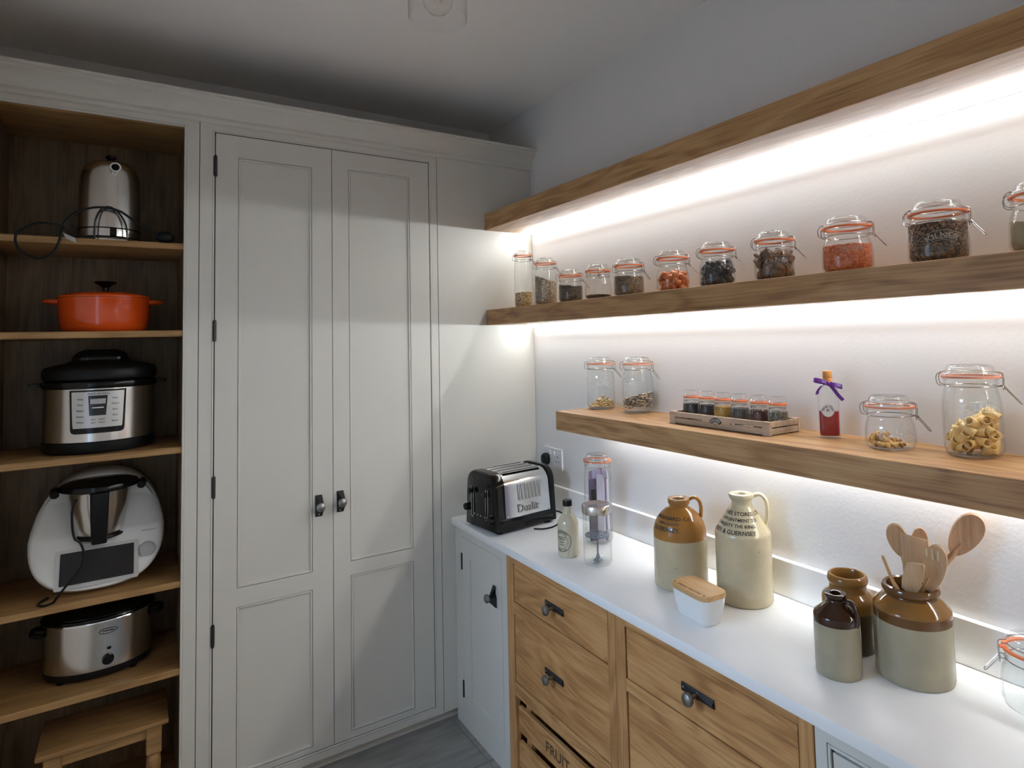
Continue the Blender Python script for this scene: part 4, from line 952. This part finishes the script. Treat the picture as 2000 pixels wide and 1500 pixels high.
utensil('slotted_spoon', 'wooden slotted spoon with three slots leaning right in the crock', (.026, .012), .45, oval(.050, .062, .026, .058, .22, egg=.12), -.012, .02, M['spoon'], .006, [(.037, .106, .038, .090), (.0485, .108, .0495, .084), (.060, .104, .0605, .082)], cup=.004)
utensil('wooden_scraper', 'short wooden scraper with a blunt top at the front of the crock', (.010, -.005), .10, [(-.018, .016), (-.017, .036), (-.010, .062), (-.004, .078), (.010, .0815), (.030, .0795), (.0325, .074), (.029, .050), (.021, .024), (.012, .006), (-.006, .004)], -.034, -.10, M['spoon'], .006)
utensil('wooden_stick', 'thin wooden stirring stick leaning left out of the crock', (-.030, .010), -.42, [(-.058, .080), (-.055, .0845), (-.051, .082), (-.034, .030), (-.024, .004), (-.030, .002), (-.041, .026)], -.020, -.10, M['beech'], .004)
utensil('wooden_spoon', 'large worn wooden spoon leaning far right behind the lowest shelf front', (.094, .090), .62, oval(.121, .136, .031, .058, .52, egg=.22), .030, .02, M['spoond'], .007, hr=.0085, cup=.005)

# ------------------------------------------------------------ butter dish
bd_ = thing('butter_dish', 'white ceramic butter dish with a wooden lid reading SPREAD THE LOVE', 'butter dish', (-.340, -1.420, WZ), math.radians(-6))
rings = []
for z, w_, l_, r in ((0, .060, .118, .020), (.002, .066, .124, .022), (.012, .074, .134, .024), (.040, .085, .147, .025), (.0755, .093, .155, .026), (.0755, .087, .149, .023), (.02, .070, .130, .020)):
    rings.append([(u, v, z) for u, v in rrect(w_, l_, r, 6)])
obj('dish', loft(new(), rings), M['ceramic'], bd_, 50)
rings = [[(u, v, z) for u, v in rrect(.0955*s, .1575*s+.0955*(1-s), .027*s, 6)] for z, s in ((.0760, .97), (.0775, 1), (.0870, 1), (.0900, .965))]
ld = obj('lid', loft(new(), rings), M['beech'], bd_, 50)
obj('lid_seal', loft(new(), [[(u, v, z) for u, v in rrect(.089, .151, .024, 6)] for z in (.0752, .0762)]), M['grey'], bd_)
bm = new(); put_text(bm, 'SPREAD THE LOVE', .0118, lambda u, v: Vector((-.0385+v, -u, .0903)))
for u in (-.064, .064):
    hp = []
    for k in range(20):
        t = 2*PI*k/20; hp.append((16*sin(t)**3*.00026, (13*cos(t)-5*cos(2*t)-2*cos(3*t)-cos(4*t))*.00026))
    bm.faces.new([bm.verts.new((-.0340+q, -u-p, .0903)) for p, q in hp])
obj('burnt_lettering', bm, mat('burnt_letter', (.05,.025,.012), .7), ld)
# glass jar at the right frame edge
clip_jar('empty clip-top jar with orange seal on the worktop at the right frame edge', -.094, -2.163, WZ, .066, .150, view_angle(-.094, -2.163)-PI/2+.15, None, 'rubber', .055, None)

# ------------------------------------------------------------ appliances in the open cabinet
# kettle on the top shelf
kt = thing('kettle', 'tall domed stainless steel kettle on the top cabinet shelf', 'kettle', (-1.798, .130, SZ[0]), 0)
kp = [(0, .010), (.094, .010), (.0965, .013), (.0975, .02), (.0975, .055), (.0970, .10), (.0960, .18), (.0945, .235), (.0905, .262), (.0800, .287), (.0640, .302), (.0400, .311), (.0, .315)]
obj('body', lathe(new(), kp, 56), M['steelz'], kt, 50)
obj('base_ring', lathe(new(), [(0, 0), (.092, 0), (.096, .003), (.096, .009), (0, .009)], 48), M['chrome'], kt)
for z in (.016, .048): obj('band', tube(new(), [(.0985*cos(2*PI*k/48), .0985*sin(2*PI*k/48), z) for k in range(48)], .0024, 6, True), M['black'], kt)
obj('lid_knob', lathe(new(), [(0, .312), (.009, .312), (.009, .322), (.017, .328), (.018, .334), (.013, .339), (0, .340)], 24), M['black'], kt)
obj('lid_rim', tube(new(), [(.058*cos(2*PI*k/40), .058*sin(2*PI*k/40), .3035) for k in range(40)], .002, 6, True), M['black'], kt)
bm = new(); lathe_y(bm, [(.010, -.03), (.016, -.002), (.0185, .014), (.0175, .020), (.0125, .020), (.011, .010), (.011, -.03)], 24)
for v in bm.verts: v.co += Vector((.018, -.086, .272))
sp = obj('spout', bm, M['chrome'], kt)
bm = new(); lathe_y(bm, [(0, .004), (.0112, .004), (.0112, .002), (0, .002)], 20)
for v in bm.verts: v.co += Vector((.018, -.086, .272))
obj('spout_mouth', bm, M['dark'], sp)
obj('handle_hoop', tube(new(), [(-.041, -.103, .010), (-.038, -.105, .07), (-.022, -.107, .112), (.004, -.107, .122), (.032, -.106, .10), (.052, -.1015, .06), (.056, -.098, .012)], .0030, 8, smooth=6), M['black'], kt)
bm = new(); box(bm, (.004, -.1015, .018), (.024, -.098, .046), .001, 1); obj('switch', bm, M['black'], kt)
bm = tube(new(), [(-1.84, .028, 2.1335), (-1.885, -.004, 2.136), (-1.911, -.013, 2.148), (-1.932, -.02, 2.164), (-1.991, -.022, 2.167), (-2.040, -.022, 2.138), (-2.050, -.022, 2.103), (-2.034, -.020, 2.066), (-1.989, -.020, 2.046), (-1.949, -.018, 2.071), (-1.933, -.014, 2.12), (-1.923, -.008, 2.174), (-1.888, .0, 2.219), (-1.83, .008, 2.243), (-1.77, .010, 2.237), (-1.721, .012, 2.204), (-1.665, .02, 2.168), (-1.640, .03, 2.158)], .0042, 8, smooth=6)
for v in bm.verts: v.co -= Vector((-1.798, .130, SZ[0]))
obj('power_cord', bm, M['blackm'], kt)
bm = new(); ellipsoid(bm, (.175, -.092, .024), (.034, .024, .023), None, 2); obj('plug', bm, M['blackm'], kt)
bm = new(); prism(bm, [(0, 0), (.034, -.016), (.040, -.034), (.010, -.020)], .0008, ((-.128, -.146, .012), (1, 0, 0), (0, 0, 1), (0, 1, 0))); obj('cord_tag', bm, M['grey'], kt)
# casserole
cs = thing('casserole', 'orange enamelled casserole with a black lid knob on the second cabinet shelf', 'pot', (-1.8095, .185, SZ[1]), 0)
obj('pot', lathe(new(), [(0, .0), (.118, 0), (.128, .004), (.136, .018), (.1425, .06), (.1455, .118), (.1475, .121), (.1475, .126), (.142, .127), (.138, .12), (.13, .02), (0, .012)], 64), M['orange'], cs, 45)
obj('lid', lathe(new(), [(.1480, .1275), (.1485, .131), (.146, .135), (.125, .143), (.09, .150), (.04, .1545), (0, .155)], 64), M['orange'], cs, 45)
obj('lid_knob', lathe(new(), [(0, .1545), (.012, .1545), (.0095, .162), (.011, .170), (.022, .180), (.0345, .187), (.036, .190), (.034, .1925), (0, .1925)], 32), M['black'], cs)
for s in (-1, 1):
    obj('side_handle', tube(new(), [(s*.138, -.048, .113), (s*.160, -.042, .114), (s*.178, -.020, .115), (s*.182, 0, .1155), (s*.178, .020, .115), (s*.160, .042, .114), (s*.138, .048, .113)], .0075, 10, smooth=4), M['orange'], cs)
# pressure cooker
pc = thing('pressure_cooker', 'electric pressure cooker in steel and black on the third cabinet shelf', 'cooker', (-1.8195, .200, SZ[2]), 0)
PR = .171; e_ = .92
def el(prof, seg=72): return lathe(new(), prof, seg, sy=e_)
obj('base', el([(0, .0), (.158, 0), (.170, .004), (.1745, .014), (.1745, .040), (.170, .044), (0, .044)]), M['blackm'], pc)
obj('body', el([(0, .044), (PR, .044), (PR, .232), (0, .232)]), M['steelz'], pc, 50)
obj('rim', el([(0, .2322), (.1755, .2322), (.179, .236), (.181, .250), (.1785, .256), (.165, .260), (0, .26)]), M['black'], pc)
obj('lid', el([(0, .2605), (.168, .2605), (.1755, .266), (.1775, .272), (.1775, .296), (.172, .306), (.150, .315), (.110, .322), (.09, .332), (0, .334)]), M['blackm'], pc, 40)
bm = new(); rings = []
for z, w_, l_ in ((.330, .172, .10), (.338, .176, .104), (.352, .166, .096), (.366, .138, .074), (.373, .100, .048)): rings.append([(u, v-.01, z) for u, v in rrect(w_, l_, min(w_, l_)*.48, 6)])
obj('lid_handle', loft(bm, rings), M['black'], pc, 50)
for s in (-1, 1): obj('side_handle', box(new(), ((.165 if s > 0 else -.212), -.030, .242), ((.212 if s > 0 else -.165), .030, .254), .004, 2), M['black'], pc)
# curved control panel
def cyl_el(a, z, d=0): return Vector(((PR+d)*sin(a), -(PR+d)*e_*cos(a), z))
def patch(outline, d, th, m, par, nm, shrink=1):
    # outline: function of t in 0..1 giving (left a, right a) rows by z
    bm = new(); rows = []; n = 16
    for z, a0, a1 in outline: rows.append([bm.verts.new(cyl_el(a0+(a1-a0)*k/n, z, d)) for k in range(n+1)])
    back = []
    for z, a0, a1 in outline: back.append([bm.verts.new(cyl_el(a0+(a1-a0)*k/n, z, d-th)) for k in range(n+1)])
    for i in range(len(rows)-1):
        for k in range(n): bm.faces.new((rows[i][k], rows[i][k+1], rows[i+1][k+1], rows[i+1][k]))
    for i in range(len(rows)-1):
        bm.faces.new((rows[i][0], rows[i+1][0], back[i+1][0], back[i][0])); bm.faces.new((rows[i][n], back[i][n], back[i+1][n], rows[i+1][n]))
    for k in range(n): bm.faces.new((rows[0][k], back[0][k], back[0][k+1], rows[0][k+1])); bm.faces.new((rows[-1][k], rows[-1][k+1], back[-1][k+1], back[-1][k]))
    bmesh.ops.recalc_face_normals(bm, faces=bm.faces); return obj(nm, bm, m, par, 40)
ac = 0.0
pn = patch([(.074, -.40, .38), (.078, -.455, .435), (.088, -.475, .455), (.15, -.485, .465), (.228, -.50, .48)], .006, .008, M['black'], pc, 'control_surround')
pf = patch([(.094, -.42, .40), (.104, -.43, .41), (.16, -.445, .425), (.222, -.455, .44)], .0072, .004, M['silver'], pc, 'control_panel')
ps = patch([(.137, -.145, .125), (.208, -.17, .15)], .0082, .003, M['screen'], pc, 'display')
patch([(.178, -.13, .115), (.196, -.135, .12)], .0086, .002, M['grey'], ps, 'readout'); patch([(.163, -.105, .085), (.1665, -.105, .09)], .0087, .002, M['white'], ps, 'light_bar')
bm = new(); f_ = lambda z: (lambda u, v: cyl_el(u/PR, z+v, .0078))
put_text(bm, 'PRESSURE KING', .0088, f_(.2115))
for i, s_ in enumerate(('Soup', 'Rice', 'Beans', 'Steam', 'Warm')):
    z = .194-.0205*i; put_text(bm, s_, .0085, lambda u, v, z=z: cyl_el(-.30+u/PR, z+v, .0078)); put_text(bm, ('Stew', 'Warm', 'Start', 'Rice', 'Beans')[i], .0085, lambda u, v, z=z: cyl_el(.28+u/PR, z+v, .0078))
for i, (s_, a_) in enumerate((('Start', -.08), ('Warm', .06))):
    for z in (.121, .110): put_text(bm, s_, .007, lambda u, v, z=z, a_=a_: cyl_el(a_+u/PR, z+v, .0078))
obj('panel_lettering', bm, M['ink'], pf)
# food processor with heating bowl
fp = thing('food_processor', 'white rounded food processor with steel mixing bowl on the fourth cabinet shelf', 'food processor', (-1.816, .200, SZ[3]), 0)
def egg(sc, y, n=56, top=.405, wid=.205, zc=.185):
    o = []
    for k in range(n):
        t = 2*PI*k/n; c, s = cos(t), sin(t); ex = 2.5
        x = abs(c)**(2/ex)*(1 if c > 0 else -1)*wid; z = abs(s)**(2/ex)*(1 if s > 0 else -1)
        z = z*(top-zc) if z > 0 else z*(zc-.006)
        x *= 1-.16*max(0, z/(top-zc))
        o.append((x*sc, y, zc+z*sc))
    return o
bm = loft(new(), [egg(.80, .19), egg(.93, .18), egg(.99, .15), egg(1.0, .11), egg(1.0, .045), egg(.985, .020), egg(.95, .006)])
obj('housing', bm, M['ceramic'], fp, 60)
# lower front fascia, sloping back
def fas(sc, y0, slope, top):
    return [(x, y0+slope*max(0, (z-.03)), z) for x, _, z in [(p[0], 0, min(p[2], top)) for p in egg(sc, 0)]]
bm = loft(new(), [fas(1.0, .02, .0, .36), fas(1.0, -.03, .12, .285), fas(.995, -.09, .30, .225), fas(.975, -.128, .42, .20), fas(.93, -.140, .45, .19)])
obj('fascia', bm, M['ceramic'], fp, 60)
def F(u, z, d=0): return Vector((u, -.140+.45*max(0, z-.03)-d*.91, z-d*.0+d*.4))
def slab(u0, u1, z0, z1, d0, d1, m, nm, par, r=.006):
    oc = [(u+(u0+u1)/2, v+(z0+z1)/2) for u, v in rrect(u1-u0, z1-z0, r, 4)]
    bm = loft(new(), [[F(u, v, d0) for u, v in oc], [F(u, v, d1) for u, v in oc]]); return obj(nm, bm, m, par, 40)
dp = slab(-.122, .122, .030, .152, -.002, .004, M['silver'], 'display_surround', fp); slab(-.108, .108, .042, .142, .002, .0055, M['screen'], 'display', dp, .003)
bm = new(); lathe_y(bm, [(0, -.002), (.026, -.002), (.026, .010), (.023, .013), (0, .0135)], 32)
for v in bm.verts: v.co = F(.150, .116, .002) + Vector((v.co.x, v.co.y*.91-v.co.z*0 + v.co.z*.4, v.co.z*.91))
obj('dial', bm, M['grey'], fp)
slab(.130, .178, .176, .1785, 0, .0018, M['grey'], 'lettering_bar', fp, .0008)
# bowl
by = -.045
obj('bowl', lathe(new(), [(0, .165), (.055, .166), (.066, .176), (.078, .22), (.092, .30), (.097, .345), (.0995, .35), (.095, .352), (0, .352)], 48, (0, by)), M['steelz'], fp, 50)
obj('bowl_seat', tube(new(), [(.072*cos(PI+PI*k/20), by+.072*sin(PI+PI*k/20), .183) for k in range(21)], .006, 8), M['blackm'], fp)
obj('lid', lathe(new(), [(0, .3525), (.108, .353), (.120, .356), (.122, .364), (.118, .374), (.09, .385), (.05, .390), (0, .391)], 48, (0, by)), M['black'], fp, 45)
for s in (-1, 1): obj('lid_clamp', tube(new(), [(s*.128, by-.045, .352), (s*.132, by, .358), (s*.128, by+.045, .352)], .014, 10, smooth=4), M['black'], fp)
rings = []
for z, w_, d_ in ((.168, .046, .030), (.20, .050, .038), (.28, .054, .040), (.345, .056, .036), (.352, .058, .03)): rings.append([(u+.004, v-.075-(z-.168)*.18+by+.0, z) for u, v in rrect(w_, d_, .012, 4)])
obj('bowl_handle', loft(new(), rings), M['blackm'], fp, 50)
bm = tube(new(), [(-.060, -.172, .345), (-.072, -.176, .30), (-.066, -.176, .22), (-.046, -.176, .19), (-.036, -.176, .146), (-.046, -.180, .105), (-.070, -.184, .075), (-.108, -.176, .024), (-.120, -.165, .0046), (-.145, -.180, .0046), (-.160, -.150, .0046), (-.140, -.10, .0046)], .0040, 8, smooth=6)
obj('power_cord', bm, M['blackm'], fp)
# slow cooker
sc_ = thing('slow_cooker', 'oval steel slow cooker with black lid on the fifth cabinet shelf', 'cooker', (-1.812, .212, SZ[4]), math.radians(0))
e2 = .74
def el2(prof, seg=72): return lathe(new(), prof, seg, sy=e2)
obj('base', el2([(0, .006), (.150, .006), (.160, .010), (.1645, .022), (.1645, .034), (0, .034)]), M['blackm'], sc_)
for sx_ in (-1, 1):
    for sy_ in (-1, 1): obj('foot', lathe(new(), [(0, 0), (.012, 0), (.014, .007), (0, .007)], 16, (sx_*.105, sy_*.075)), M['blackm'], sc_)
obj('body', el2([(0, .034), (.1640, .034), (.1665, .12), (.1685, .196), (0, .196)]), M['steelz'], sc_, 50)
obj('rim', el2([(.160, .1962), (.1715, .1962), (.1725, .2), (.1705, .2035), (.160, .2035), (.160, .1962)]), M['chrome'], sc_)
obj('crock', el2([(0, .2036), (.172, .2036), (.1745, .209), (.172, .214), (.160, .216), (0, .216)]), M['black'], sc_, 40)
obj('lid', el2([(0, .2162), (.164, .2162), (.165, .221), (.155, .228), (.12, .241), (.07, .250), (0, .254)]), M['black'], sc_, 50)
obj('lid_knob', lathe(new(), [(0, .2535), (.012, .2535), (.013, .262), (.022, .268), (.020, .275), (0, .277)], 24), M['black'], sc_)
for s in (-1, 1): obj('side_handle', tube(new(), [(s*.165, -.04, .168), (s*.190, -.03, .172), (s*.196, 0, .173), (s*.190, .03, .172), (s*.165, .04, .168)], .009, 10, smooth=4), M['blackm'], sc_)
def onsc(u, z, d=0): a = math.asin(u/.1665); return Vector(((.1665+d)*sin(a), -(.1665+d)*e2*cos(a), z))
bm = new(); lathe_y(bm, [(0, -.006), (.0185, -.006), (.0185, .004), (.015, .012), (0, .013)], 28); box(bm, (-.003, -.016, -.014), (.003, -.010, .014), .001, 1)
for v in bm.verts: v.co += onsc(.030, .066, .002)
obj('dial', bm, M['black'], sc_)
bm = ellipsoid(new(), onsc(.033, .104), (.0075, .003, .0055)); obj('indicator', bm, M['black'], sc_)
bm = new(); pts = [onsc(.030+.026*cos(t), .166+.0085*sin(t), .0022) for t in [2*PI*k/32 for k in range(32)]]; bm.faces.new([bm.verts.new(p) for p in pts]); bd2 = obj('badge', bm, M['grey'], sc_)
bm = tube(new(), [onsc(.030+.026*cos(2*PI*k/32), .166+.0085*sin(2*PI*k/32), .0024) for k in range(32)], .0014, 6, True); box(bm, onsc(.012, .1645, .0022), onsc(.048, .1675, .0030)); obj('badge_rim', bm, M['iron'], bd2)
# stool under the bottom shelf
st = thing('step_stool', 'small wooden stool with turned legs on the floor of the cabinet', 'stool', (-1.785, .150, oz0), 0)
sh = .305
bm = box(new(), (-.190, -.128, sh-.018), (.190, .128, sh), .005, 2); obj('seat', bm, M['oakinx'], st)
for y in (-.096, .096): obj('apron', box(new(), (-.150, y-.009, sh-.060), (.150, y+.009, sh-.0185)), M['oakinx'], st)
for x in (-.150, .150): obj('apron', box(new(), (x-.009, -.090, sh-.060), (x+.009, .090, sh-.0185)), M['oakinx'], st)
for x in (-.145, .145):
    for y in (-.096, .096):
        prof = [(0, 0), (.013, 0), (.017, .03), (.015, .06), (.021, .11), (.0235, .15), (.0215, .175), (.017, .185), (.021, .190)]
        bm = lathe(new(), prof+[(0, .190)], 20, (x, y)); box(bm, (x-.024, y-.022, .190), (x+.024, y+.022, sh-.0185), .003, 1); obj('leg', bm, M['oakinx'], st)

# ------------------------------------------------------------ ceiling pendant
pe = thing('pendant_light', 'clear glass cylinder ceiling light with an unlit filament bulb', 'light', (-1.040, -1.218, H), 0)
obj('ceiling_rose', lathe(new(), [(0, -.022), (.045, -.022), (.050, -.018), (.050, 0), (0, 0)], 32), M['chrome'], pe)
obj('stem', lathe(new(), [(0, -.105), (.006, -.105), (.006, -.022), (0, -.022)], 12), M['chrome'], pe)
obj('lamp_holder', lathe(new(), [(0, -.195), (.018, -.195), (.020, -.190), (.020, -.112), (.012, -.103), (0, -.103)], 24), M['chrome'], pe)
zb = -.341
obj('glass_shade', lathe(new(), [(.021, -.112), (.072, -.115), (.0800, -.122), (.0782, zb), (.0760, zb), (.0778, -.124), (.070, -.118), (.021, -.115)], 48), M['shade'], pe, 40)
obj('bulb', lathe(new(), [(.013, -.194), (.015, -.205), (.026, -.230), (.039, -.262), (.0420, -.282), (.037, -.304), (.024, -.320), (.009, -.3265), (0, -.3275)], 32), M['bulb'], pe, 60)
bm = new()
for k in range(4):
    a = PI/2*k+.4; tube(bm, [(.004*cos(a), .004*sin(a), -.205), (.016*cos(a), .016*sin(a), -.240), (.012*cos(a), .012*sin(a), -.292)], .0008, 5)
obj('filament', bm, M['fil'], pe)
